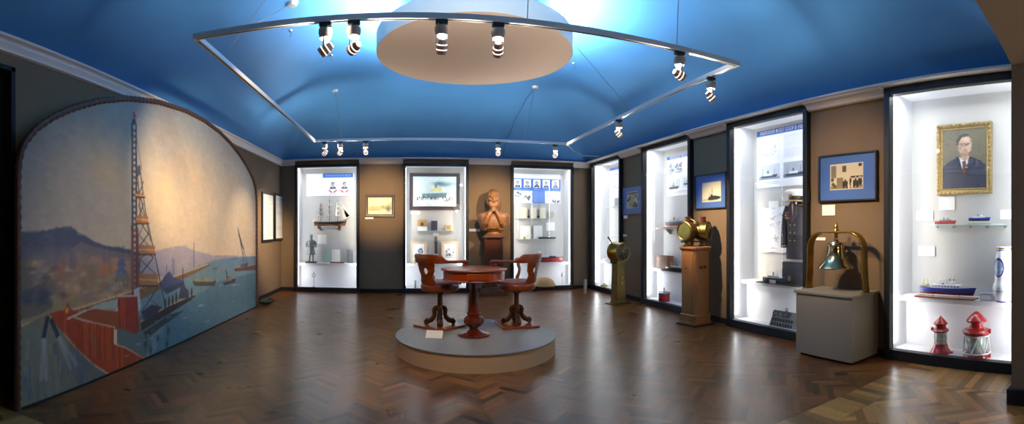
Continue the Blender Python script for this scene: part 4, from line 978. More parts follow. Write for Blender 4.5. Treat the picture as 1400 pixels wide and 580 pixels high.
def lantern(cx, cy, rz, big):
    M = Matrix.Translation((cx, cy, 0)) @ Matrix.Rotation(rz, 4, 'Z')
    b_ = MB().lathe([(0, 0), (.075, 0), (.078, .012), (.055, .02), (.05, .06), (.058, .07), (.05, .085), (.06, .11), (0, .12)], 24).xf(M).build('lantern_base', brass_old, ln)
    A = Matrix.Rotation(R(90), 3, 'X'); c = (0, 0, .205)
    b_ = MB().lathe([(0, -.10), (.10, -.10), (.118, -.085), (.125, -.05), (.125, .06), (.132, .068), (.132, .088), (.118, .094), (.108, .086), (0, .086)], 40, c, A).xf(M).build('lantern_body', brass_old, ln)
    MB().lathe([(0, .087), (.055, .099), (.104, .088), (.104, .087)], 32, c, A, ).xf(M).build('lens', mat('lens_green_glass', srgb(84, 86, 48), .15, coat=.3), b_)
    MB().lathe([(.05, .30), (.045, .325), (.038, .33), (.038, .385), (.045, .39), (.045, .40), (0, .40)], 24).xf(M).build('chimney', copper, ln)
    MB().tube([(.125, 0, .21), (.15, 0, .26), (.12, .0, .34), (.045, 0, .37)], .006, 8).xf(M).build('bail', brass_old, ln)
lantern(-.10, -.03, R(-38), True); lantern(.11, .04, R(66), True)
for ch in ln.children: pass
MB().tube([(-.20, -.10, .062), (-.12, -.06, .066), (.10, -.02, .066), (.20, -.0, .062)], .009, 8).build('handle_rod', blk, ln)
MB().box(-.05, .07, -.04, .05, .15, .30).lathe([(.05, .3), (.03, .34), (0, .35)], 16, (.01, 0, 0)).build('centre_housing', brass_old, ln, smooth=30, bevel=.006)

# ================================================================ bell on a grey box
g0 = wpt('right', 1086, 484, 4.13)[0]
bw, bdp, bh = .84, .54, .765
box = thing('grey_plinth_box', 'grey painted display box under the ship bell', 'plinth', wloc('right', -3.85, 4.235), WALLS['right'])
MB().box(.01, bw-.01, .012, bdp, .028, bh-.03).build('box_body', greybox, box, smooth=0, bevel=.004)
MB().box(.05, bw-.05, .05, bdp-.02, 0, .03).build('recessed_base', basedark, box, smooth=0)
MB().box(-.012, bw+.012, -.008, bdp+.0, bh-.03, bh).build('top_board', greybox, box, smooth=0, bevel=.004)
bs = thing('bell_stand', 'arched brass stand holding the ship bell on the grey box', 'stand', wloc('right', -3.43, 4.50, bh), WALLS['right'])
aw, ah, tk = .80, .69, .022
pts = []
for k in range(8): t = k/8; pts.append((-aw/2-.012*(1-t)**2*2, 0, .004+t*(ah-.20)))
for k in range(11):
    a = PI-k/10*PI/2; pts.append((-aw/2+.20+.20*math.cos(a)+.0, 0, ah-.20+.20*math.sin(a)))
right_ = [(-p[0], 0, p[2]) for p in reversed(pts)]
MB().strip(pts+right_, [.11]*len(pts)+[.11]*len(right_), tk, (0, 1, 0)).build('arch', brass, bs, smooth=40, bevel=.004)
for sx in (-1, 1): MB().box(sx*(aw/2+.03)-.035, sx*(aw/2+.03)+.035, -.07, .07, 0, .012).build('foot', brass, bs, smooth=0, bevel=.003)
MB().lathe([(0, ah-.07), (.018, ah-.07), (.022, ah-.03), (.03, ah-.015), (.034, ah+.01), (.03, ah+.03), (.018, ah+.05), (.026, ah+.065), (.02, ah+.085), (.006, ah+.115), (0, ah+.12)], 24).build('finial', brass, bs)
bell_m = mat('polished_bell', srgb(196, 172, 128), .12, 1.0)
bl = thing('ship_bell', 'polished ship bell hanging from the brass arch', 'bell', wloc('right', -3.43, 4.50, bh+.262), WALLS['right'])
MB().lathe([(.205, 0), (.212, .012), (.20, .03), (.165, .065), (.13, .115), (.112, .17), (.105, .23), (.102, .285), (.09, .308), (.06, .318), (.035, .322), (.03, .35), (0, .352), (0, .30), (.085, .29), (.095, .23), (.103, .17), (.12, .115), (.155, .065), (.19, .03), (.195, .008)], 64, caps=False).build('bell_body', bell_m, bl)
MB().tube([(0, 0, .30), (0, 0, .10)], .008, 8).ell((0, 0, .055), (.03, .03, .035)).build('clapper', iron, bl)

# ================================================================ small floor things by the walls
pc_ = dirpt(800, 11.0)
single(MB().lathe([(0, 0), (.038, 0), (.038, .31), (.03, .325), (0, .325)], 20), 'pipe_stub', mat('pipe_grey', srgb(150, 148, 140), .5), 'short grey pipe standing in the far corner between two cases', 'pipe', (pc_.x, pc_.y, 0))
kb = gpt(361, 416); mb = MB()
for k in range(5):
    rr_ = .06+.012*k; mb.tube([(rr_*1.1*math.cos(a)*.9, rr_*2.6*math.sin(a), .018+.011*k+.008*math.sin(a*3)) for a in [2*PI*q/20 for q in range(20)]], .012, 8, closed=True)
mb.tube([(.05, .15, .03), (.02, .3, .012), (.06, .42, .012)], .011, 8)
single(mb, 'cable_coil', mat('cable_green', srgb(66, 60, 34), .6), 'small coil of dark green cable on the floor at the mural end', 'cable', (kb.x+.02, kb.y+.1, 0))

ln.scale = (1.12, 1.12, 1.16)
# ================================================================ contents of the display cases
shf = lambda i: SHELF_Z if CX[i][0] == 'right' else .66
def put(i, px, off, z):
    """point in case i seen at column px, off metres in front of the back panel"""
    w = CX[i][0]; d = BK[i]-off; xa = d*math.tan((px-X0)/FPX+WALLS[w]); return wloc(w, xa, d, z)
def rz(i): return WALLS[CX[i][0]]
def card(i, x0, y0, x1, y1, label, off=.0, m=None, name='caption_card', cat='label card', group=None, th=.006):
    return flat(CX[i][0], x0, y0, x1, y1, BK[i]-off-.001, name, m or white_card, label, cat, th, group)
def stand_card(i, x0, x1, h, label, off, z=None, m=None, name='information_card', cat='label card', depth=.0, lean=.0):
    """sheet standing on the shelf"""
    d = BK[i]-off; w = CX[i][0]
    a = d*math.tan((x0-X0)/FPX+WALLS[w]); b2 = d*math.tan((x1-X0)/FPX+WALLS[w]); z = shf(i) if z is None else z
    o = single(MB().box(0, b2-a, -.006, 0, 0, h), name, m or white_card, label, cat, wloc(w, a, d, z), WALLS[w], smooth=0); o.rotation_euler = (-lean, 0, WALLS[w]); return o
def poster(i, x0, y0, x1, y1, name, label, paint, res=.008, clip_w=True, off=.0):
    w = CX[i][0]; dep = BK[i]-off-.004; a, b2, z0, z1 = rectpx(w, x0, y0, x1, y1, dep)
    if clip_w: b2 = min(b2, CX[i][2]-.08)
    W_, H = b2-a, z1-z0; r = thing(name, label, 'poster', wloc(w, a, dep, z0), WALLS[w])
    MB().box(0, W_, -.010, .003, 0, H).build('board', white_card, r, smooth=0)
    cv = Canvas(W_, H, res); paint(cv, W_, H); cv.build('print', photo_m, r, y=-.0115); return r, W_, H
def glass_shelf(i, x0, x1, py, depth=.22, label=''):
    w = CX[i][0]; dep = BK[i]; a, _ = wpt(w, x0, py, dep-depth/2); b2, _ = wpt(w, x1, py, dep-depth/2); z = wpt(w, x0, py, dep-depth/2)[1]
    r = thing('glass_shelf', label, 'shelf', wloc(w, a, dep, z), WALLS[w])
    MB().box(0, b2-a, -depth, 0, -.008, 0).build('glass_plate', mat('shelf_glass_edge', srgb(200, 216, 212), .15, trans=.0), r, smooth=0)
    n = max(2, int((b2-a)/.28)+1)
    for k in range(n): MB().cyl(((b2-a)*(k+.5)/n, -.02, -.03), ((b2-a)*(k+.5)/n, -.05, -.03), .008, n=8).build('stud', steel, r)
    return r, z
def pt_z(i, px, py, off): return wpt(CX[i][0], px, py, BK[i]-off)[1]
def span(i, x0, x1, off):
    d = BK[i]-off; w = WALLS[CX[i][0]]; return d*math.tan((x1-X0)/FPX+w)-d*math.tan((x0-X0)/FPX+w)
blue_hdr = (62, 104, 186)

def hull(L, B, H, sheer=.25, flip=1, z=0, fine=1.0, stern=.55):
    """ship's hull along x, bow towards +x*flip; deck follows a sheer curve"""
    rs = []
    for k in range(17):
        t = k/16; x = (-.5+t)*L
        wv = B/2*min(1, (stern+(1-stern)*min(1, t/.2)))*(1 if t < .6 else max(.03, math.cos((t-.6)/.4*PI/2)**.8))
        dz = H*(1+sheer*((t-.4)/.6)**2*(1 if t > .4 else .5)); rake = L*.05*t**6
        ring = [(-wv, dz), (-wv*.96, H*.45), (-wv*.6, H*.08), (0, 0), (wv*.6, H*.08), (wv*.96, H*.45), (wv, dz)]
        rs.append([((x+rake*(q[1]/H))*flip, q[0], z+q[1]) for q in ring])
    return MB().rings(rs)
def ship(name, label, loc, rz_, L, cols, H=None, decks=2, flip=1, base=True, stand=.04, basecol=None, style='ferry', group=None):
    B = L*.17; H = H or L*.10; r = thing(name, label, 'ship model', loc, rz_, group); z0 = 0
    if base:
        MB().box(-L*.56, L*.56, -B*.8, B*.8, 0, L*.022).build('base_board', basecol or mahog, r, smooth=0, bevel=.003); z0 = L*.022+stand
        for x in (-.25, .25): MB().lathe([(L*.012, L*.022), (L*.007, L*.03), (L*.007, z0+H*.12), (L*.012, z0+H*.2)], 12, (x*L*flip, 0, 0)).build('stand_post', steel, r)
    up, low, sup = cols
    hull(L, B, H, flip=flip, z=z0).build('hull', up, r, smooth=40)
    if low: hull(L*.965, B*1.01, H*.42, sheer=.12, flip=flip, z=z0-.001).build('underwater_hull', low, r, smooth=40)
    zd = z0+H
    if style == 'flat':
        MB().box(-L*.3, L*.25, -B*.25, B*.25, zd-.003, zd+H*.25).box(-L*.2, -L*.1, -B*.15, B*.15, zd+H*.25, zd+H*.5).build('superstructure', sup, r, smooth=0, bevel=.001)
    else:
        for k in range(decks):
            a, b2 = -L*(.26-.05*k)*flip, L*(.28-.06*k)*flip
            MB().box(min(a, b2), max(a, b2), -B*(.36-.06*k), B*(.36-.06*k), zd-.004+H*.55*k, zd+H*.55*(k+1)).build('superstructure', sup, r, smooth=0, bevel=.002)
            mb = MB(); n = 9
            for q in range(n):
                x = a+(b2-a)*(q+.6)/(n+.2); yv = B*(.36-.06*k)+.0006
                mb.box(x-L*.009, x+L*.009, -yv, -yv+.001, zd+H*.55*k+H*.22, zd+H*.55*k+H*.40)
            mb.build('portholes', blk, r, smooth=0)
        zt = zd+H*.55*decks
        MB().box(min(L*.08*flip, L*.17*flip), max(L*.08*flip, L*.17*flip), -B*.2, B*.2, zt, zt+H*.5).build('wheelhouse', sup, r, smooth=0, bevel=.002)
        MB().lathe([(L*.022, zt-.002), (L*.018, zt+H*.75), (0, zt+H*.75)], 16, (-L*.06*flip, 0, 0)).build('funnel', up, r)
    for x, h_ in ((.13, 2.3), (-.30, 1.7)): MB().cyl((x*L*flip, 0, zd), (x*L*flip, 0, zd+H*h_), L*.005, L*.003, 8).build('mast', white_m if up is not white_m else steel, r)
    MB().tube([(x*L*flip, sg*B*.36*(1 if x < .4 else .3), zd+H*.22) for sg in (1,) for x in (-.48, -.2, .1, .3)]+[(.46*L*flip, 0, zd+H*.45)]+[(x*L*flip, -B*.36, zd+H*.22) for x in (.3, .1, -.2, -.48)], L*.0025, 5).build('railing', steel, r)
    return r
navy = mat('hull_blue', srgb(48, 66, 156), .3, coat=.3); hred = mat('hull_red', srgb(178, 36, 42), .35, coat=.3); hblack = mat('hull_black', srgb(24, 28, 32), .3, coat=.3)
hgreen = mat('hull_green', srgb(28, 58, 58), .3, coat=.3); hdred = mat('hull_dark_red', srgb(112, 30, 30), .35); canvas_m = mat('sail_cloth', srgb(240, 236, 226), .8); hwood = mat('hull_wood', srgb(140, 92, 56), .5, noise=.3)

# ---------------------------------------------------------------- first case: sailing ship
def p_A(cv, w, h):
    cv.rect(0, 0, w, h, (240, 242, 246)); cv.rect(.35*w, .80*h, .98*w, h, (70, 118, 200)); scribble(cv, .40*w, .86*h, .93*w, .95*h, 2, (190, 210, 240), 1, .012)
    for u, s in ((.56, 0), (.80, 0)):
        face(cv, u*w, .50*h, .085, coat=(80, 90, 110))
        for k in (-1, 1): cv.line((u*w+k*.02, .16*h), (u*w+k*.10, .26*h), .03, (206, 80, 90))
        scribble(cv, (u-.08)*w, .05*h, (u+.08)*w, .14*h, 2, (120, 140, 190), 5, .008)
    cv.line((.34*w, 0), (.34*w, h), .006, (210, 214, 220))
poster(0, 419, 238, 484, 268.5, 'portrait_poster', 'white poster with blue heading and two uniformed portraits in the sailing ship case', p_A)
def sailing_ship():
    i = 0; L = span(i, 431, 473, .30); zk = pt_z(i, 452, 309, .30); r = thing('sailing_ship_model', 'three-masted sailing ship model with grey-white sails in the case nearest the mural', 'ship model', put(i, 450.5, .30, zk-.06), rz(i))
    B = L*.15; H = .10
    hull(L, B, H, sheer=.35, z=.06).build('hull', hwood, r, smooth=40); hull(L*.99, B*1.03, H*.5, sheer=.2, z=.095).build('painted_band', hblack, r, smooth=40)
    MB().box(-L*.36, L*.36, -.07, .07, -.02, .0).build('base_board', hwood, r, smooth=0, bevel=.003)
    for x in (-.33, .33): MB().prism([(x*L-.04, 0), (x*L+.04, 0), (x*L+.03, .10), (x*L-.03, .10)], -.06, .06).build('cradle', hwood, r, smooth=0)
    MB().box(-.17, .17, -.082, -.074, -.03, .045).build('name_card', white_card, r, smooth=0)
    for k, (x, hm_) in enumerate(((-.28, .50), (.0, .60), (.27, .56))):
        z0 = .14; ms = MB().cyl((x*L, 0, z0), (x*L, 0, z0+hm_), .009, .004, 8).build('mast', hwood, r)
        for q, (f, ww) in enumerate(((.28, .17), (.50, .145), (.70, .115), (.88, .08))):
            z = z0+hm_*f; MB().cyl((x*L-ww*.35, -ww*.9, z), (x*L+ww*.35, ww*.9, z), .004, n=6).build('yard', hwood, ms)
            if q:
                zp = z0+hm_*(.28, .50, .70, .88)[q-1]; wp = (.17, .145, .115, .08)[q-1]; rs = []
                for s_ in range(5):
                    t = s_/4; zz = z+(zp-z)*t; wv = (ww+(wp-ww)*t)*.85*(.35 if k else .3); rs.append([(x*L+u*wv-.03*math.sin(PI*t)*(1-u*u)+.01, u*wv*2.4-.01, zz) for u in (-1, -.5, 0, .5, 1)])
                MB().rings(rs, caps=False, wrap=False).build('sail', canvas_m, ms, smooth=60)
        MB().tube([(x*L-.07, -B*.4, .15), (x*L, 0, z0+hm_*.8), (x*L+.07, -B*.4, .15)], .0018, 4).build('shroud', blk, ms)
    MB().cyl((.46*L, 0, .17), (.70*L, 0, .30), .007, .004, 8).build('bowsprit', hwood, r)
    for a, b2, c in (((.68*L, 0, .29), (.30*L, .0, .60), (.44*L, 0, .20)), ((.62*L, .01, .26), (.29*L, .01, .48), (.38*L, .01, .19)), ((.70*L, .0, .31), (.36*L, 0, .66), (.54*L, 0, .26)), ((-.30*L, 0, .40), (-.58*L, 0, .17), (-.30*L, 0, .18))):
        MB().add([a, b2, c, (a[0], a[1]+.004, a[2]), (b2[0], b2[1]+.004, b2[2]), (c[0], c[1]+.004, c[2])], [(0, 1, 2), (3, 5, 4), (0, 3, 4, 1), (1, 4, 5, 2), (2, 5, 3, 0)]).build('jib_sail', canvas_m, r, smooth=0)
    for x in (-.3, .3): MB().box(x*L-.02, x*L+.02, -.0, .31, -.05, -.02).build('wall_bracket', hwood, r, smooth=0)
sailing_ship()
card(0, 434.5, 321, 446.5, 333.5, 'square white caption card beside the small standing figurine')
def figurine():
    r = thing('figurine', 'small grey standing figurine of a man in a long coat in the sailing ship case', 'figurine', put(0, 425.5, .30, .66), rz(0)); gm = mat('pewter', srgb(112, 116, 120), .4, .5)
    MB().box(-.13, .13, -.09, .09, 0, .035).build('base', mat('pewter_dark', srgb(70, 72, 74), .5), r, smooth=0, bevel=.004)
    m = MB()
    for sg in (-1, 1): m.tube([(sg*.045, 0, .035), (sg*.045, 0, .06), (sg*.04, .0, .18), (sg*.035, 0, .34)], [.028, .022, .026, .04], 10); m.ell((sg*.048, -.03, .045), (.024, .05, .02), 10, 6)
    m.rings([[(x*a_, y*b_, z) for x, y in [(math.cos(2*PI*k/14), math.sin(2*PI*k/14)) for k in range(14)]] for z, a_, b_ in ((.20, .11, .075), (.30, .088, .062), (.38, .072, .052), (.46, .088, .058), (.53, .095, .055), (.56, .055, .045), (.585, .028, .028))])
    for sg in (-1, 1): m.tube([(sg*.088, 0, .53), (sg*.115, -.01, .46), (sg*.12, -.02, .39), (sg*.06, -.07, .41)], [.028, .026, .022, .017], 10); m.ell((sg*.045, -.075, .41), (.02, .016, .016), 8, 6)
    m.ell((0, -.003, .625), (.036, .042, .05)); m.ell((0, -.045, .62), (.008, .01, .01), 8, 6); m.ell((0, .0, .66), (.05, .055, .014), 14, 6); m.ell((0, 0, .675), (.036, .04, .022), 14, 6)
    o = m.build('figure', gm, r, smooth=60); q = o.modifiers.new('r', 'REMESH'); q.mode = 'VOXEL'; q.voxel_size = .007; q.use_smooth_shade = True
figurine()
stand_card(0, 441, 452, .33, 'pale green booklet standing beside the white sheet', .12, m=mat('green_cover', srgb(176, 196, 184), .6), name='booklet', cat='booklet')
stand_card(0, 453.3, 465, .32, 'white sheet standing on the shelf of the sailing ship case', .12, name='document')
single(MB().box(-.17, .17, -.05, .03, 0, .03), 'wooden_strip', hwood, 'narrow wooden strip lying in front of the white sheet', 'strip', put(0, 461, .28, .661), rz(0), smooth=0)
pq = mat('grey_plaque', srgb(112, 112, 116), .5, noise=.3)
stand_card(0, 474.5, 483, .33, 'dark grey slab leaning in the corner of the sailing ship case', .2, m=pq, name='stone_slab', cat='slab', lean=R(-8))
def ring_rod():
    r = thing('mooring_rod', 'thin black rod with a ring at its tip standing low in the sailing ship case', 'rod', put(0, 429, .38, .086), rz(0))
    MB().lathe([(.03, 0), (.03, .008), (.006, .012), (.005, .34), (.009, .35), (0, .37)], 14).build('rod', iron, r)
    MB().tube([(.045*math.cos(a), 0, .28+.045*math.sin(a)) for a in [2*PI*q/6+.5 for q in range(6)]], .006, 6, closed=True).build('ring', iron, r)
ring_rod()

# ---------------------------------------------------------------- second case: the framed painting
def p_B(cv, w, h):
    cv.rect(0, 0, w, h, (186, 208, 210)); cv.rect(0, 0, w, .36*h, (222, 232, 236)); cv.blob((.3*w, .7*h), .5*w, .2*h, (206, 216, 208), .8); cv.blob((.75*w, .75*h), .3*w, .08*h, (120, 150, 156), .7)
    cv.blob((.6*w, .76*h), .12*w, .07*h, (74, 100, 110), .9); cv.blob((.72*w, .72*h), .12*w, .06*h, (96, 124, 132), .8)
    cv.poly([(.2*w, .42*h), (.78*w, .46*h), (.76*w, .30*h), (.24*w, .28*h)], (104, 128, 134)); cv.poly([(.4*w, .5*h), (.7*w, .52*h), (.62*w, .64*h), (.48*w, .64*h)], (206, 196, 136)); cv.rect(.5*w, .62*h, .55*w, .78*h, (110, 120, 110)); cv.line((.62*w, .5*h), (.62*w, .8*h), .008, (80, 90, 96))
    g = random.Random(8)
    for k in range(46): x = g.uniform(.04, .92); cv.disc((x*w, (.30-.05*abs(x-.5)+g.uniform(-.05, .03))*h), .01*w, .04*h, g.choice([(80, 92, 98), (120, 120, 104), (60, 74, 84)]), .85)
    cv.poly([(.68*w, .18*h), (.92*w, .30*h), (.8*w, .16*h)], (150, 140, 110), .8); cv.noise(12, 20, 2)
framed('far', 560, 236.8, 628.5, 287, BK[1]-.03, 'steamer_painting', 'pale painting of a steamer on ice in a wide dark frame inside the middle case', 'painting', mat('dark_bronze_frame', srgb(76, 62, 66), .35, .2), .085, p_B, .05, profile='mould', res=.01, pm=paint_m)
card(1, 561, 288.5, 574.5, 293.2, 'white caption card under the left corner of the steamer painting')
_, zB = glass_shelf(1, 569, 621, 315.5, .24, 'short glass shelf with small objects under the steamer painting')
def boxthing(i, x0, x1, h, name, label, cat, off, z, m, d=.05, m2=None, extra=None):
    W_ = span(i, x0, x1, off); r = thing(name, label, cat, put(i, (x0+x1)/2, off, z), rz(i))
    MB().box(-W_/2, W_/2, -d/2, d/2, 0, h).build('cover', m, r, smooth=0, bevel=.004)
    MB().box(-W_/2+.008, W_/2+.001, -d/2+.006, d/2-.006, .006, h+.0012).build('pages', m2 or white_card, r, smooth=0)
    return r
r = boxthing(1, 570.5, 583.5, .27, 'leather_album', 'tan leather album standing at the left of the glass shelf', 'album', .10, zB, mat('tan_leather', srgb(176, 142, 96), .5))
MB().lathe([(0, 0), (.04, 0), (.04, .006), (0, .006)], 20, (0, -.026, .16), Matrix.Rotation(R(90), 3, 'X')).build('emblem', brass, r)
stand_card(1, 571, 584, .10, 'small white card in front of the tan leather album', .17, z=zB, name='document')
boxthing(1, 589.3, 598, .24, 'dark_book', 'dark blue book standing in the middle of the glass shelf', 'book', .12, zB, mat('navy_cover', srgb(54, 60, 78), .5))
r = boxthing(1, 608.5, 617, .14, 'small_case', 'small tan case with a round badge at the right of the glass shelf', 'case', .10, zB, mat('tan_leather2', srgb(196, 164, 118), .5))
MB().lathe([(0, 0), (.035, 0), (.035, .008), (0, .008)], 20, (0, -.026, .075), Matrix.Rotation(R(90), 3, 'X')).build('badge', gold, r)
for k, xq in enumerate((601.5, 604.5, 606.5)):
    single(MB().lathe([(0, 0), (.018, 0), (.018, .008), (.006, .02), (.012, .035), (0, .045)], 14), 'medal', steel, ['leftmost of the three tiny metal badges beside the small tan case', 'middle of the three tiny metal badges beside the small tan case', 'rightmost of the three tiny metal badges beside the small tan case'][k], 'badge', put(1, xq, .16, zB), 0, 'badges on the glass shelf')
card(1, 592, 318.5, 600, 322.3, 'narrow white card above the dark dagger')
dg = thing('dagger', 'dark sheathed dagger mounted upright on the back of the middle case', 'dagger', put(1, 596, .015, pt_z(1, 596, 347, .015)), rz(1))
MB().box(-.035, .035, -.02, 0, 0, .30).build('sheath', mat('dark_sheath', srgb(58, 52, 54), .4), dg, smooth=0, bevel=.008); MB().box(-.05, .05, -.025, 0, .30, .315).box(-.022, .022, -.022, 0, .315, .42).build('hilt', mat('hilt', srgb(104, 84, 70), .4), dg, smooth=0, bevel=.006)
def p_ph(seed, pale=(238, 240, 240)):
    def f(cv, w, h):
        cv.rect(0, 0, w, h, (222, 196, 168)); cv.rect(.14*w, .10*h, .86*w, .9*h, pale); g = random.Random(seed)
        for k in range(22): cv.disc((g.uniform(.2, .8)*w, g.uniform(.3, .66)*h), .05*w, .05*h, g.choice([(90, 94, 104), (140, 142, 150), (196, 200, 206), (60, 66, 78)]), .7)
        for k in range(3): cv.line((.15*w, (.2+.06*k)*h), (.85*w, (.22+.06*k)*h), .01, (110, 120, 130), .8)
    return f
pf_m = mat('pale_wood_frame', srgb(214, 186, 160), .5)
def framed_stand(i, x0, y0, x1, label, seed, off=.10):
    dep = BK[i]-off; y1 = YH+(EYE-.665)*FPX*math.cos((x0-X0)/FPX+WALLS[CX[i][0]])/dep
    return framed(CX[i][0], x0, y0, x1, y1, dep, 'standing_photograph', label, 'photograph', pf_m, .02, p_ph(seed), .02, res=.01, group='photographs standing on the middle case shelf')
framed_stand(1, 561.5, 330, 583.5, 'pale framed photograph standing at the left of the middle case shelf', 3)
framed_stand(1, 603.5, 330, 627, 'pale framed photograph standing at the right of the middle case shelf', 4)
ship('ship_model', 'small dark flat ship model lying between the two standing photographs', put(1, 600, .27, .662), rz(1), .42, (hblack, None, hblack), H=.035, base=False, style='flat')
single(MB().lathe([(0, 0), (.03, 0), (.034, .08), (.028, .10), (0, .10)], 20), 'small_cup', mat('cup_tan', srgb(176, 160, 120), .4), 'small tan cup in front of the left standing photograph', 'cup', put(1, 567, .30, .661))
single(MB().lathe([(0, 0), (.05, 0), (.06, .03), (.03, .045), (0, .05)], 20), 'small_dish', mat('dish_pink', srgb(166, 130, 130), .4), 'small low pinkish dish in front of the right standing photograph', 'dish', put(1, 622, .30, .661))
single(MB().lathe([(0, 0), (.028, 0), (.028, .17), (.022, .18), (0, .18)], 20), 'shell_case', mat('shell_grey', srgb(150, 156, 150), .3, .7), 'small grey metal cylinder standing at the bottom left of the middle case', 'cylinder', put(1, 567.5, .36, .086))
single(MB().box(-.08, .08, -.05, .05, 0, .09), 'metal_box', mat('metal_box_white', srgb(196, 200, 204), .4), 'small pale box at the bottom right of the middle case', 'box', put(1, 629, .36, .086), rz(1), smooth=0, bevel=.01)

# ---------------------------------------------------------------- third case: five portraits
def p_C(cv, w, h):
    cv.rect(0, 0, w, h, (238, 240, 246)); cv.rect(0, .42*h, w, .82*h, blue_hdr); cv.rect(0, .42*h, w, .5*h, (84, 128, 206)); cv.rect(.39*w, 0, .66*w, .45*h, (96, 134, 208)); cv.line((0, .83*h), (w, .83*h), .008, (120, 150, 206))
    for k in range(5):
        c = (.09+.2*k)*w; cv.rect(c-.078*w, .52*h, c+.078*w, .80*h, (226, 230, 238))
        face(cv, c, .665*h, .075, beard=(k in (2, 4)), hair=[(70, 60, 60), (90, 90, 96), (50, 48, 50), (80, 78, 84), (110, 104, 104)][k], coat=[(60, 60, 74), (120, 124, 140), (70, 70, 78), (80, 84, 96), (96, 98, 110)][k])
        scribble(cv, c-.06*w, .44*h, c+.06*w, .485*h, 1, (220, 228, 244), k, .010)
    scribble(cv, .41*w, .04*h, .64*w, .40*h, 9, (190, 208, 238), 3, .008, .8)
    g = random.Random(2)
    for x0, z0, x1, z1 in ((.03, .2, .16, .36), (.2, .05, .35, .25), (.83, .03, .98, .13)):
        for k in range(14): cv.disc((g.uniform(x0, x1)*w, g.uniform(z0, z1)*h), .016*w, .03*h, g.choice([(90, 110, 124), (60, 70, 84), (150, 160, 170)]), .8)
    for u in (.72, .78): cv.disc((u*w, .25*h), .01*w, .02*h, (120, 120, 120))
poster(2, 702, 237, 766, 277.5, 'portrait_poster', 'blue and white poster with five portraits in a row', p_C)
_, zC1 = glass_shelf(2, 707, 757, 298.5, .22, 'upper glass shelf under the five portrait poster')
_, zC2 = glass_shelf(2, 707, 763, 327, .22, 'lower glass shelf under the five portrait poster')
for k, (a, b2) in enumerate(((711.5, 720.5), (725, 733.5), (738, 746.5))):
    stand_card(2, a, b2, .27, 'cream document %s on the upper glass shelf' % ['leftmost of three', 'in the middle of three', 'rightmost of three'][k], .08, z=zC1, m=mat('cream_paper', srgb(224, 214, 190), .7), name='certificate', cat='document')
for k, px in enumerate((722.8, 735.8)):
    md_ = thing('medal', ['dark medal on a ribbon between the first and second cream documents', 'dark medal on a ribbon between the second and third cream documents'][k], 'medal', put(2, px, .10, zC1), rz(2))
    MB().lathe([(0, -.004), (.035, -.004), (.035, .004), (0, .004)], 20, (0, 0, .036), Matrix.Rotation(R(90), 3, 'X')).build('disc', iron, md_); MB().box(-.014, .014, -.003, .003, .07, .22).build('ribbon', mat('ribbon_grey', srgb(90, 84, 84), .6), md_, smooth=0)
single(MB().lathe([(0, -.006), (.085, -.006), (.09, 0), (.085, .006), (0, .006)], 36, (0, 0, .09), Matrix.Rotation(R(90), 3, 'X')), 'round_plaque', mat('grey_disc', srgb(168, 160, 150), .5), 'round grey plaque at the right end of the upper glass shelf', 'plaque', put(2, 753, .08, zC1), rz(2))
for k, (a, b2, h) in enumerate(((711.5, 725.5, .33), (729.5, 741.5, .34))):
    stand_card(2, a, b2, h, 'white sheet %s on the lower glass shelf' % ['at the left', 'in the middle'][k], .06, z=zC2, name='document')
card(2, 747, 304, 758.5, 315.5, 'square white card above the black submarine model')
single(hull(.44, .06, .045, sheer=.05), 'submarine_model', hblack, 'low black submarine model on the lower glass shelf', 'ship model', put(2, 748, .13, zC2), rz(2))
single(MB().lathe([(0, 0), (.05, 0), (.05, .01), (.02, .02), (.025, .05), (0, .07)], 20), 'small_trophy', gold, 'small gilt ornament at the left of the lower glass shelf', 'ornament', put(2, 717, .14, zC2))
rc = thing('ship_model', 'long red-hulled ship model with black upperworks in the portrait poster case', 'ship model', put(2, 738, .30, .661), rz(2)); L = span(2, 706, 766, .30)
hull(L, .16, .09, sheer=.12, flip=1).build('hull', hred, rc, smooth=40); hull(L*.97, .165, .05, sheer=.2).xf(Matrix.Translation((0, 0, .07))).build('upper_hull', hblack, rc, smooth=40)
MB().box(-L*.2, L*.2, -.05, .05, .12, .17).build('superstructure', white_m, rc, smooth=0); MB().box(L*.22, L*.36, -.04, .04, .12, .155).build('deckhouse', hblack, rc, smooth=0); MB().box(-L*.36, -L*.26, -.04, .04, .12, .15).build('deckhouse', hblack, rc, smooth=0)
MB().lathe([(.03, .16), (.026, .27), (0, .27)], 16).build('funnel', white_m, rc)
for x, h_ in ((.12, .40), (.25, .30), (-.15, .34), (-.32, .26), (.38, .22)): MB().cyl((x*L, 0, .12), (x*L, 0, h_), .006, .003, 8).build('mast', steel, rc)
hatd = thing('straw_hat', 'round tan straw hat lying at the bottom of the portrait poster case', 'hat', put(2, 744, .40, .086), rz(2))
MB().lathe([(.285, .0), (.285, .012), (.27, .05), (.235, .115), (.175, .17), (.10, .20), (.03, .208), (0, .209)], 48).build('crown', mat('straw', srgb(186, 150, 98), .8, noise=.25, nscale=30, bump=.4, bscale=60), hatd)
MB().lathe([(.286, .0), (.292, .006), (.286, .016)], 48).build('rim_band', mat('straw_dark', srgb(140, 104, 66), .8), hatd)
ac = thing('small_statuette', 'faint pale statuette on a thin stem at the lower right of the portrait poster case', 'statuette', put(2, 768.5, .42, .086), rz(2))
MB().lathe([(0, 0), (.035, 0), (.03, .01), (.006, .02), (.005, .2), (.02, .22), (.028, .26), (.014, .31), (0, .33)], 18).build('figure', mat('pale_metal', srgb(190, 184, 176), .4), ac)

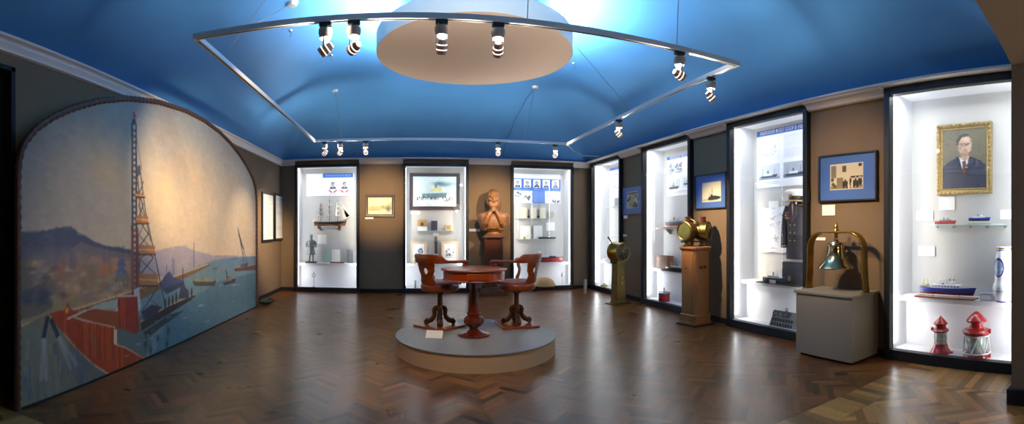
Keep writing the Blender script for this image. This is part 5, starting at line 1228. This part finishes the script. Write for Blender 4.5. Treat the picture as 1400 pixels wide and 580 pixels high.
# ---------------------------------------------------------------- right wall, case behind the telegraph
def p_hdr(cv, w, h, frac=.10):
    cv.rect(0, 0, w, h, (238, 240, 244)); cv.rect(0, (1-frac)*h, w, h, blue_hdr)
def p_D(cv, w, h):
    p_hdr(cv, w, h, .09); g = random.Random(6)
    for z0, z1 in ((.58, .80), (.32, .52)):
        cv.rect(.1*w, z0*h, .9*w, z1*h, (206, 210, 216))
        for k in range(14): cv.disc((g.uniform(.15, .85)*w, g.uniform(z0, z1)*h), .05*w, .03*h, g.choice([(120, 124, 132), (80, 88, 100), (160, 164, 170)]), .6)
    scribble(cv, .1*w, .06*h, .9*w, .26*h, 7, (130, 136, 150), 4, .01)
poster(3, 834.5, 231, 847, 272, 'information_poster', 'white poster with blue heading in the narrow case behind the telegraph', p_D, res=.012)
_, zD = glass_shelf(3, 834, 844, 283, .22, 'small glass shelf in the narrow case behind the telegraph')
stand_card(3, 835, 840, .22, 'white card on the small glass shelf in the narrow case', .06, z=zD, name='document')
ship('ship_model', 'pale little ship model on the ledge behind the telegraph', put(3, 831, .26, .70), rz(3), .5, (white_m, None, white_m), H=.05, base=False, style='flat')
single(MB().lathe([(0, 0), (.09, 0), (.08, .04), (.03, .06), (0, .10)], 20), 'small_shell', mat('shell_olive', srgb(150, 150, 90), .5), 'small olive shell lying at the bottom of the narrow case', 'shell', put(3, 826, .34, .10))

# ---------------------------------------------------------------- right wall, case behind the lanterns
def p_E(cv, w, h):
    p_hdr(cv, w, h, .085); g = random.Random(5)
    cv.rect(.1*w, .56*h, .62*w, .80*h, (190, 196, 204))
    for k in range(60): cv.disc((g.uniform(.1, .62)*w, g.uniform(.56, .80)*h), .03*w, .014*h, g.choice([(90, 98, 112), (60, 66, 78), (140, 146, 158), (220, 224, 230)]), .8)
    cv.rect(.08*w, .18*h, .55*w, .42*h, (214, 218, 220)); steamship(cv, .3*w, .20*h, .42*w, (70, 78, 86), (150, 156, 160)); cv.rect(.66*w, .18*h, .96*w, .42*h, (214, 218, 222)); steamship(cv, .82*w, .26*h, .26*w)
    scribble(cv, .1*w, .03*h, .9*w, .13*h, 3, (140, 146, 160), 4, .008)
rE, WE, HE = poster(4, 912.5, 215.5, 946, 269, 'information_poster', 'white poster with blue heading and ship photographs in the case behind the lanterns', p_E, res=.01)
text('МОРСКОЙ ФЛОТ', .075, (WE*.5, -.013, HE*.957), white_card, rE, sx=1.0)
br = thing('wooden_shelf', 'short light wooden shelf under the sailing model in the case behind the lanterns', 'shelf', put(4, 922, .12, pt_z(4, 920, 311, .14)), rz(4)); W_ = span(4, 903, 938, .14)
MB().box(-W_/2, W_/2, -.14, .12, -.035, 0).build('shelf_board', mat('shelf_wood', srgb(196, 166, 134), .5, noise=.15), br, smooth=0, bevel=.004)
for x in (-.3, .3): MB().prism([(-.02, -.035), (.11, -.035), (.11, -.14), (.09, -.14)], x-.01, x+.01, 'yz').build('bracket', steel, br, smooth=0)
sm = ship('ship_model', 'grey and red ship model on the light wooden shelf', put(4, 923, .13, pt_z(4, 920, 311, .14)), rz(4), .62, (mat('hull_grey', srgb(96, 104, 116), .4), hred, mat('sup_grey', srgb(176, 180, 186), .4)), H=.07, decks=1, stand=.02)
bt_ = thing('wooden_casket', 'brown wooden casket standing on the ledge behind the lantern cabinet', 'casket', put(4, 909, .14, .70), rz(4)+R(8))
MB().box(-.17, .17, -.08, .08, 0, .235).build('body', mat('casket_wood', srgb(150, 104, 72), .45, noise=.35), bt_, smooth=0, bevel=.01); MB().box(-.175, .175, -.085, .085, .235, .262).build('lid', hwood, bt_, smooth=0, bevel=.006)
ship('ship_model', 'long dark ship model on the ledge beside the wooden casket', put(4, 928, .28, .70), rz(4), .80, (hblack, None, mat('sup_grey', (.5, .5, .5))), H=.05, decks=1, base=True, stand=.005, basecol=blk)
lp = thing('red_lamp', 'small red and grey lamp on the floor of the case behind the lanterns', 'lamp', put(4, 908, .30, .10), rz(4))
MB().lathe([(0, 0), (.105, 0), (.11, .01), (.11, .12), (.10, .13), (0, .13)], 32).build('drum', red_m, lp); MB().lathe([(.112, .13), (.118, .14), (.118, .165), (.10, .18), (0, .19)], 32).build('cap', steel, lp)
MB().cyl((0, 0, .18), (0, 0, .26), .012, n=10).build('stem', steel, lp); MB().tube([(.10, 0, .16), (-.10, 0, .165), (-.19, 0, .17)], .012, 8).build('arm', steel, lp)

# ---------------------------------------------------------------- right wall, case with the uniform
def p_F(cv, w, h):
    p_hdr(cv, w, h, .10); g = random.Random(7)
    cv.rect(.04*w, .47*h, .48*w, .86*h, (232, 234, 238)); cv.rect(.54*w, .47*h, .97*w, .86*h, (222, 226, 232))
    for k in range(16): a = k/16*2*PI; cv.disc(((.26+.15*math.cos(a)*(.8+.3*g.random()))*w, (.64+.10*math.sin(a))*h), .008*w, .008*h, (110, 114, 124))
    cv.pline([(.1*w, .6*h), (.2*w, .56*h), (.3*w, .6*h), (.4*w, .72*h)], .008, (170, 176, 186)); scribble(cv, .57*w, .5*h, .94*w, .84*h, 9, (200, 204, 212), 9, .012)
    for x0, c in ((.05, (206, 212, 220)), (.54, (172, 180, 192))): cv.rect(x0*w, .14*h, (x0+.42)*w, .40*h, c)
    cv.rect(.05*w, .14*h, .47*w, .19*h, (150, 160, 176)); cv.rect(.54*w, .14*h, .96*w, .20*h, (112, 122, 140))
    for cx, c in ((.25, (62, 70, 92)), (.74, (54, 62, 82))):
        cv.poly([((cx-.17)*w, .20*h), ((cx+.18)*w, .225*h), ((cx+.15)*w, .175*h), ((cx-.14)*w, .165*h)], c); cv.rect((cx-.09)*w, .205*h, (cx+.07)*w, .245*h, (222, 226, 232)); cv.rect((cx-.03)*w, .245*h, (cx+.0)*w, .29*h, (90, 94, 104))
        for q in (-.13, .11): cv.line(((cx+q)*w, .2*h), ((cx+q+.01)*w, .33*h), .006, (90, 94, 106))
    scribble(cv, .05*w, .05*h, .45*w, .11*h, 2, (150, 156, 168), 3, .008)
rF, WF, HF = poster(5, 1035.5, 181, 1106, 258, 'information_poster', 'large white poster with blue heading and two ship photographs in the uniform case', p_F, res=.008)
text('МОРСКОЙ ФЛОТ СССР В 1920-1', .072, (WF*.52, -.013, HF*.95), white_card, rF, sx=.86)
card(5, 1051.5, 275.3, 1065, 285, 'small white card above the outline map in the uniform case', off=.005)
def p_map(cv, w, h):
    cv.rect(0, 0, w, h, (236, 236, 238)); g = random.Random(12)
    for k in range(16):
        x, z = g.uniform(.1, .9)*w, g.uniform(.08, .92)*h
        pts = [(x, z)]
        for q in range(7): x += g.uniform(-.09, .1)*w; z += g.uniform(-.05, .04)*h; pts.append((x, z))
        cv.pline(pts, .007, g.choice([(150, 156, 168), (196, 180, 176), (120, 124, 136), (206, 200, 200)]), .8)
    for k in range(20): cv.disc((g.random()*w, g.random()*h), .006, .005, (90, 96, 110))
mp_ = thing('outline_map', 'white cut-out outline map hung in the uniform case', 'map', (0, 0, 0), rz(5)); dpm = BK[5]-.03; a, b2, z0, z1 = rectpx('right', 1038, 284, 1079, 345, dpm)
mp_.location = wloc('right', a, dpm, z0); w_, h_ = b2-a, z1-z0
ow = [(0, .98), (.12, 1), (.3, .97), (.42, 1), (.5, .95), (.62, .98), (.78, 1), (.98, .99), (1, .8), (.93, .62), (.98, .5), (.94, .3), (.97, .12), (.9, .02), (.7, 0), (.5, .03), (.2, .0), (.02, .03), (.04, .3), (0, .5), (.03, .75)]
def inpoly(x, z, P_=ow, W_=w_, H_=h_):
    ins = np.zeros(x.shape, bool)
    for k in range(len(P_)):
        xa, za = P_[k][0]*W_, P_[k][1]*H_; xb, zb = P_[k-1][0]*W_, P_[k-1][1]*H_
        if za != zb: ins ^= ((za > z) != (zb > z)) & (x < (xb-xa)*(z-za)/(zb-za)+xa)
    return ins
cv = Canvas(w_, h_, .008); p_map(cv, w_, h_); cv.build('map_print', photo_m, mp_, y=-.011, mask=inpoly)
MB().prism([(p[0]*w_, p[1]*h_) for p in ow], -.010, .0).build('board', white_card, mp_, smooth=0)
# uniform and cap
uz = pt_z(5, 1088, 357, .20); un = thing('uniform_jacket', 'dark naval uniform jacket with medals and brass buttons hanging in the case', 'uniform', put(5, 1089.5, .17, uz), rz(5)); un.scale = (.86, .9, 1)
H_ = pt_z(5, 1088, 275, .20)-uz; jk = mat('jacket_navy', srgb(34, 34, 44), .75); jk2 = mat('jacket_plum', srgb(70, 54, 58), .7)
def ring(z, a, b_, n=20): return [(a*math.cos(2*PI*k/n), b_*math.sin(2*PI*k/n), z) for k in range(n)]
MB().rings([ring(H_*t, a, b_) for t, a, b_ in ((.03, .225, .09), (.3, .215, .095), (.52, .205, .09), (.72, .225, .10), (.86, .225, .085), (.94, .16, .07), (1.0, .075, .055))]).build('body', jk, un)
for sg in (-1, 1): MB().tube([(sg*.19, 0, H_*.90), (sg*.245, -.01, H_*.75), (sg*.262, -.02, H_*.5), (sg*.25, -.05, H_*.22)], [.06, .062, .055, .05], 14).build('sleeve', jk, un)
MB().prism([(-.07, H_*.98), (0, H_*.72), (.07, H_*.98)], -.095, -.07).build('shirt_front', white_m, un, smooth=0)
for sg in (-1, 1):
    MB().prism([(sg*.03, H_*.99), (sg*.10, H_*.90), (sg*.09, H_*.76), (0, H_*.66)], -.112, -.09).build('lapel', jk2, un, smooth=0)
    MB().box(min(sg*.09, sg*.19), max(sg*.09, sg*.19), -.07, .02, H_*.925, H_*.94).build('shoulder_board', gold, un, smooth=0)
    for k in range(3): MB().ell((sg*.05, -.108, H_*(.60-.13*k)), (.012, .006, .012), 10, 6).build('button', gold, un)
    MB().tube([(sg*.25+.054*math.cos(a), -.048+.054*math.sin(a), H_*.25) for a in [2*PI*q/14 for q in range(14)]], .007, 6, closed=True).build('cuff_braid', gold, un)
g = random.Random(3)
for k in range(12): MB().box(-.17+.03*(k % 4), -.148+.03*(k % 4), -.104, -.098, H_*(.70+.045*(k//4)), H_*(.733+.045*(k//4))).build('medal_ribbon', mat('ribbon_%s' % 'abc'[k % 3], [srgb(160, 70, 70), srgb(190, 160, 120), srgb(120, 90, 100)][k % 3], .6), un, smooth=0)
cz = pt_z(5, 1089, 273.5, .20); cp_ = thing('officer_cap', 'white officer cap with black band and gold braid above the uniform jacket', 'cap', put(5, 1089, .19, cz), rz(5)); cp_.scale = (1.15, 1.15, 1.2)
MB().lathe([(.095, 0), (.10, .04), (.098, .045), (0, .045)], 32).build('band', blk, cp_); MB().lathe([(.098, .045), (.14, .085), (.145, .10), (.12, .12), (0, .125)], 32).build('crown', white_m, cp_)
MB().rings([[(.09*math.cos(a)*r_, .09*math.sin(a)*r_-.0, zz) for a in [PI+PI*q/14 for q in range(15)]] for r_, zz in ((1.05, .008), (1.7, -.02))], caps=False, wrap=False).build('visor', gold, cp_).modifiers.new('t', 'SOLIDIFY').thickness = .004
MB().ell((0, -.105, .055), (.025, .01, .03), 12, 8).build('badge', gold, cp_)
MB().cyl((0, .04, -.06), (0, .04, .03), .02, n=10).build('hanger', steel, cp_)
single(MB().box(-.24, .24, -.05, .05, 0, uz-.70-.02), 'dark_plinth', mat('plinth_dark', srgb(40, 44, 54), .6), 'dark block under the uniform jacket', 'plinth', put(5, 1089, .17, .70), rz(5), smooth=0, bevel=.006)
MB().box(-.12, -.07, -.058, -.05, .05, .12).build('tag', gold, bpy.data.objects['dark_plinth'], smooth=0)
sF = ship('ship_model', 'dark green ship model on black board in the uniform case', put(5, 1059, .28, .715), rz(5), .46, (hgreen, None, white_m), H=.065, decks=1, base=False, flip=1)
single(MB().box(-.42, .42, -.10, .10, 0, .014), 'black_board', blk, 'black rectangular board on the ledge under the green ship model', 'board', put(5, 1068, .27, .701), rz(5), smooth=0, bevel=.002)
single(MB().box(-.06, .06, -.004, .004, 0, .05), 'caption_card', white_card, 'tiny white card in front of the green ship model', 'label card', put(5, 1056, .39, .716), rz(5), smooth=0)
cpz = .10; cpl = thing('cast_plate', 'grey cast metal plate lettered СССР with ring, leaning at the bottom of the uniform case', 'plate', put(5, 1051, .36, cpz), rz(5)); W_ = .52; H2 = .235
M = Matrix.Rotation(R(-14), 4, 'X'); pm_ = mat('cast_metal', srgb(122, 128, 134), .5, .4, noise=.3, nscale=20)
MB().prism([(0, 0), (W_, 0), (W_, H2), (.05, H2)], 0, .03).xf(M).build('plate', pm_, cpl, smooth=0, bevel=.006)
dk_ = mat('cast_dark', srgb(62, 66, 72), .5, .4)
t1 = text('СССР', .11, (.22, -.004, H2*.78), dk_, cpl, rot=(R(90-14), 0, 0), extrude=.004, sx=1.2); t1.location = M @ Vector((.22, -.004, H2*.76))
for row in (.44, .16):
    mb = MB(); g = random.Random(int(row*100))
    for k in range(8):
        x = .05+k*.052
        for q in range(3): mb.box(x+.012*q, x+.012*q+.006, -.006, 0, H2*row-.022, H2*row+g.choice([.022, .012]))
        mb.box(x, x+.028, -.006, 0, H2*row+g.choice([-.02, .0, .015]), H2*row+.02)
    mb.xf(M).build('raised_letters', dk_, cpl, smooth=0)
MB().tube([(.32+.022*math.cos(a), .04, H2+.03+.022*math.sin(a)) for a in [2*PI*q/12 for q in range(12)]], .006, 6, closed=True).xf(Matrix.Translation((0, 0, -.01))).build('ring', iron, cpl)

# ---------------------------------------------------------------- large case on the right
def p_por(cv, w, h):
    cv.rect(0, 0, w, h, (104, 100, 84)); cv.blob((.3*w, .7*h), .4*w, .3*h, (122, 116, 98), .7); cv.blob((.9*w, .8*h), .3*w, .3*h, (112, 108, 82), .6)
    cv.poly([(0, 0), (0, .36*h), (.12*w, .45*h), (.36*w, .53*h), (.62*w, .53*h), (.88*w, .46*h), (w, .36*h), (w, 0)], (52, 56, 74)); cv.poly([(.36*w, .52*h), (.62*w, .53*h), (.58*w, .28*h), (.5*w, .22*h), (.44*w, .3*h)], (214, 214, 216))
    cv.poly([(.47*w, .46*h), (.54*w, .46*h), (.58*w, .26*h), (.51*w, .20*h), (.47*w, .28*h)], (96, 58, 58)); cv.poly([(.3*w, .54*h), (.38*w, .54*h), (.5*w, .22*h), (.42*w, .30*h)], (40, 42, 58)); cv.poly([(.62*w, .54*h), (.68*w, .52*h), (.6*w, .24*h), (.52*w, .20*h)], (40, 42, 58))
    cv.disc((.5*w, .77*h), .185*w, .155*h, (92, 84, 76)); cv.disc((.515*w, .730*h), .160*w, .165*h, (196, 168, 144)); cv.poly([(.42*w, .62*h), (.61*w, .62*h), (.60*w, .50*h), (.53*w, .46*h), (.43*w, .50*h)], (172, 142, 120)); cv.blob((.55*w, .83*h), .09*w, .05*h, (214, 190, 166), .8)
    cv.disc((.365*w, .72*h), .02*w, .035*h, (176, 144, 124)); cv.line((.38*w, .755*h), (.64*w, .755*h), .008, (70, 66, 66))
    for u in (.46, .57): cv.disc((u*w, .742*h), .052*w, .028*h, (120, 104, 96), .8); cv.disc((u*w, .742*h), .04*w, .019*h, (190, 164, 142)); cv.disc((u*w, .742*h), .013*w, .009*h, (50, 44, 44))
    cv.poly([(.51*w, .73*h), (.535*w, .67*h), (.50*w, .67*h)], (168, 136, 116)); cv.line((.47*w, .635*h), (.57*w, .637*h), .010, (140, 92, 84)); cv.blob((.42*w, .70*h), .05*w, .09*h, (150, 118, 98), .5); cv.blob((.52*w, .565*h), .10*w, .02*h, (140, 108, 90), .6); cv.blob((.515*w, .665*h), .02*w, .02*h, (150, 112, 96), .6); cv.poly([(.36*w, .72*h), (.335*w, .80*h), (.38*w, .90*h), (.52*w, .93*h), (.64*w, .90*h), (.60*w, .87*h), (.46*w, .87*h), (.39*w, .80*h), (.385*w, .76*h)], (78, 72, 66), .95); cv.strokes(900, .012, .04, 9, 7, .5); cv.noise(6, 24, 4)
framed('right', 1282, 172.5, 1357, 267, BK[6]-.012, 'portrait_painting', 'oil portrait of a man in glasses and dark suit in an ornate gilt frame', 'painting', gold, .075, p_por, .045, profile='ornate', res=.006, pm=paint_m)
for x0, y0, x1, y1, l in ((1284, 269.5, 1305.5, 287.5, 'white caption card directly under the gilt portrait'), (1253.5, 289, 1276, 301.5, 'white caption card left of the two little ships, near the case side'), (1368, 287, 1383.5, 300, 'white caption card at the right edge of the large case'), (1256, 336.5, 1278.5, 349.5, 'white caption card above the blue and white survey ship')):
    card(6, x0, y0, x1, y1, l, off=.004, th=.012)
gs = thing('glass_shelf', 'narrow glass shelf with two little ships under the gilt portrait', 'shelf', (0, 0, 0), rz(6)); dgs = BK[6]
xa0, zs_ = wpt('right', 1271, 306.5, dgs-.14); xa1, zs2 = wpt('right', 1374, 306.5, dgs-.14); gs.location = wloc('right', xa0, dgs, (zs_+zs2)/2); zG = (zs_+zs2)/2
MB().box(0, xa1-xa0, -.20, -.001, -.01, 0).build('glass_plate', MATS['shelf_glass_edge'], gs, smooth=0)
for k in range(5): MB().cyl(((xa1-xa0)*(.04+.23*k), -.001, -.035), ((xa1-xa0)*(.04+.23*k), -.03, -.035), .009, n=10).build('stud', steel, gs)
s1 = ship('ship_model', 'little red boat model at the left of the narrow glass shelf', put(6, 1292, .12, zG), rz(6), .26, (hred, None, mat('cabin_grey', srgb(150, 150, 160), .4)), H=.035, decks=1, base=False)
s2 = ship('ship_model', 'little blue and white ship model on a black base on the narrow glass shelf', put(6, 1338.5, .12, zG), rz(6), .25, (navy, hblack, white_m), H=.035, decks=1, stand=.03, basecol=blk)
Lg = span(6, 1255, 1328, .24); s3 = ship('ship_model', 'large blue hulled survey ship model with white superstructure on a brown board', put(6, 1293.5, .25, .70), rz(6), Lg*.98, (navy, hdred, white_m), H=.075, decks=1, stand=.025)
MB().box(-.12*Lg, .02*Lg, -.02, .02, .17, .215).build('aft_house', white_m, s3, smooth=0, bevel=.003); MB().box(-.46*Lg, -.34*Lg, -.03, .03, .125, .15).build('stern_gear', mat('gear_yellow', srgb(196, 186, 130), .5), s3, smooth=0, bevel=.003)
MB().tube([(-.44*Lg, 0, .14), (-.42*Lg, 0, .21), (-.36*Lg, 0, .21), (-.34*Lg, 0, .14)], .006, 6).build('stern_gantry', mat('gear_yellow', (1, 1, 0)), s3)
for x in (.10, .17): MB().box(x*Lg-.006, x*Lg+.006, -.045, -.043, .205, .225).build('bridge_window', blk, s3, smooth=0)
vs_ = thing('porcelain_vase', 'tall white porcelain vase with a blue and violet medallion in the large case', 'vase', put(6, 1373, .30, .70), rz(6)); vr = .125
wp = mat('porcelain', srgb(232, 234, 238), .12, coat=.6); vio = mat('glaze_violet', srgb(92, 78, 156), .15, coat=.6)
MB().lathe([(0, 0), (.088, 0), (.092, .015), (.092, .03), (.105, .05), (.122, .08), (.128, .12), (.128, .17), (.118, .20), (.108, .22), (.106, .26), (.108, .36), (.105, .44), (.098, .50), (.088, .53), (.080, .55), (.086, .57), (.086, .60), (.08, .605), (0, .605)], 56).build('body', wp, vs_)
for z0, rr_, z1 in ((.004, .0915, .02), (.125, .1292, .13), (.56, .0845, .575), (.575, .0868, .592)): MB().lathe([(rr_-.004, z0), (rr_+.0012, z0), (rr_+.0012, z1), (rr_-.004, z1)], 56, caps=False).build('glaze_band', vio if z0 != .575 else gold, vs_)
def medal_patch(rw, rh, zc, off, a0=-PI/2-.35):
    mb = MB(); n = 28; vs = [(0, 0)]+[(math.cos(2*PI*k/n)*t, math.sin(2*PI*k/n)*t) for t in (.5, 1) for k in range(n)]
    P3 = []
    for u, v in vs: z = zc+v*rh; a = a0+u*rw/.107; rr_ = .107+off+.0006; P3.append((rr_*math.cos(a), rr_*math.sin(a), z))
    fs = [(0, 1+k, 1+(k+1) % n) for k in range(n)]+[(1+k, 1+n+k, 1+n+(k+1) % n, 1+(k+1) % n) for k in range(n)]
    return mb.add(P3, fs)
md0 = medal_patch(.070, .105, .38, .002).build('medallion', vio, vs_, smooth=60); medal_patch(.055, .085, .375, .0035).build('medallion_centre', mat('glaze_blue', srgb(96, 158, 214), .15, noise=.5, nscale=30, col2=srgb(210, 226, 236)), md0, smooth=60)
ab = thing('acrylic_block', 'small grey translucent box beside the white vase', 'box', put(6, 1350, .26, .70), rz(6)); MB().box(-.07, .07, -.05, .05, 0, .085).build('block', mat('acrylic', srgb(176, 180, 188), .2), ab, smooth=0, bevel=.003)
MB().box(-.055, .055, -.0515, -.05, .02, .065).build('front_label', mat('label_grey', srgb(200, 204, 210), .5), ab, smooth=0)
# the two red navigation lanterns
cage_w = mat('cage_white', srgb(226, 228, 230), .35); lens_g = mat('lens_clear', srgb(206, 218, 208), .1, coat=.8, noise=.4, nscale=25)
def nav_lantern(px, k, label, cage, off):
    r = thing('navigation_lantern', label, 'lantern', put(6, px, off, .10), rz(6)+R(10), 'red navigation lanterns at the bottom of the large case')
    L_ = lambda prof, nm, m, par=None, n=32: MB().lathe([(a*k, z*k) for a, z in prof], n).build(nm, m, par or r)
    if not cage:
        L_([(0, 0), (.125, 0), (.13, .01), (.12, .025), (.115, .04), (.10, .055), (.088, .095), (.08, .115), (0, .115)], 'base', red_m)
        L_([(0, .11), (.062, .11), (.068, .15), (.068, .21), (.06, .25), (0, .25)], 'lens', lens_g)
        for q in range(8): a = q*PI/4; MB().cyl((.078*k*math.cos(a), .078*k*math.sin(a), .105*k), (.078*k*math.cos(a), .078*k*math.sin(a), .26*k), .004*k, n=6).build('cage_bar', cage_w, r)
        for z in (.125, .18, .25): MB().tube([(.08*k*math.cos(t), .08*k*math.sin(t), z*k) for t in [2*PI*q/28 for q in range(28)]], .004*k, 6, closed=True).build('cage_ring', cage_w, r)
        L_([(0, .255), (.085, .255), (.10, .265), (.105, .28), (.09, .295), (.07, .30), (.066, .335), (.05, .34), (.05, .345), (.085, .35), (.088, .36), (.05, .405), (.012, .44), (.008, .452), (0, .455)], 'roof', red_m)
        MB().lathe([(0, -.012*k), (.022*k, -.012*k), (.022*k, .012*k), (0, .012*k)], 14, (-.10*k, -.02, .29*k), Matrix.Rotation(PI/2, 3, 'Y')).build('hinge_lug', red_m, r)
        MB().box(.10*k, .155*k, -.02, .02, 0, .02).build('foot', red_m, r, smooth=0, bevel=.003)
    else:
        L_([(0, 0), (.14, 0), (.145, .01), (.14, .03), (.125, .045), (0, .045)], 'base', red_m)
        MB().box(.08*k, .16*k, -.03, .02, .0, .035).build('foot', red_m, r, smooth=0, bevel=.004)
        L_([(0, .045), (.095, .045), (.10, .06), (.10, .22), (.095, .235), (0, .235)], 'lens', lens_g)
        for z, rr_ in ((.052, .148), (.24, .140)): MB().tube([(rr_*k*math.cos(t), rr_*k*math.sin(t), z*k) for t in [2*PI*q/36 for q in range(36)]], .009*k, 8, closed=True).build('cage_ring', cage_w, r)
        for q in range(6):
            a = q*PI/3+.3; a2 = a+PI/3*.5; a3 = a+PI/3
            MB().tube([(.148*k*math.cos(a), .148*k*math.sin(a), .055*k), (.142*k*math.cos(a2), .142*k*math.sin(a2), .238*k)], .006*k, 8).build('cage_bar', cage_w, r)
            MB().tube([(.148*k*math.cos(a3), .148*k*math.sin(a3), .055*k), (.142*k*math.cos(a2), .142*k*math.sin(a2), .238*k)], .006*k, 8).build('cage_bar', cage_w, r)
        L_([(0, .24), (.135, .24), (.15, .255), (.155, .28), (.14, .30), (.10, .31), (.075, .32), (.072, .375), (.09, .38), (.112, .385), (.115, .40), (.075, .445), (.02, .49), (.0, .495)], 'roof', red_m)
        MB().lathe([(0, -.015*k), (.026*k, -.015*k), (.026*k, .015*k), (0, .015*k)], 14, (.15*k, -.03, .29*k), Matrix.Rotation(PI/2, 3, 'Y')).build('hinge_lug', red_m, r)
        MB().tube([(-.12*k, -.09*k, .31*k), (-.10*k, -.14*k, .30*k), (-.05*k, -.14*k, .27*k)], .005*k, 6).build('latch', steel, r)
nav_lantern(1286, .92, 'smaller red navigation lantern with clear lens, to the left in the large case', False, .38)
nav_lantern(1335, 1.0, 'larger red navigation lantern in a white cage, to the right in the large case', True, .38)
EXPOSURE = 0.0
# ================================================================ camera
cd = bpy.data.cameras.new('camera'); cd.type = 'PANO'; cd.panorama_type = 'CENTRAL_CYLINDRICAL'
cam = bpy.data.objects.new('camera', cd); COL.objects.link(cam)
half = 700/FPX; cd.central_cylindrical_range_u_min = -half; cd.central_cylindrical_range_u_max = half
cd.central_cylindrical_range_v_min = -(580-YH)/FPX; cd.central_cylindrical_range_v_max = YH/FPX; cd.central_cylindrical_radius = 1.0
cam.location = (0, 0, EYE); cam.rotation_euler = (R(90), 0, -(700-X0)/FPX); SC.camera = cam
cd.clip_start = .05
SC.view_settings.view_transform = 'Standard'; SC.view_settings.look = 'None'; SC.view_settings.gamma = 1; SC.view_settings.use_curve_mapping = False
SC.view_settings.exposure = EXPOSURE
w = bpy.data.worlds.new('world'); SC.world = w; w.use_nodes = True; w.node_tree.nodes['Background'].inputs[0].default_value = (.5, .6, .8, 1); w.node_tree.nodes['Background'].inputs[1].default_value = .02
cy = SC.cycles; cy.use_denoising = True; cy.max_bounces = 8; cy.diffuse_bounces = 5; cy.glossy_bounces = 4; cy.transmission_bounces = 6; cy.transparent_max_bounces = 16; cy.sample_clamp_indirect = 6; cy.caustics_reflective = False; cy.caustics_refractive = False
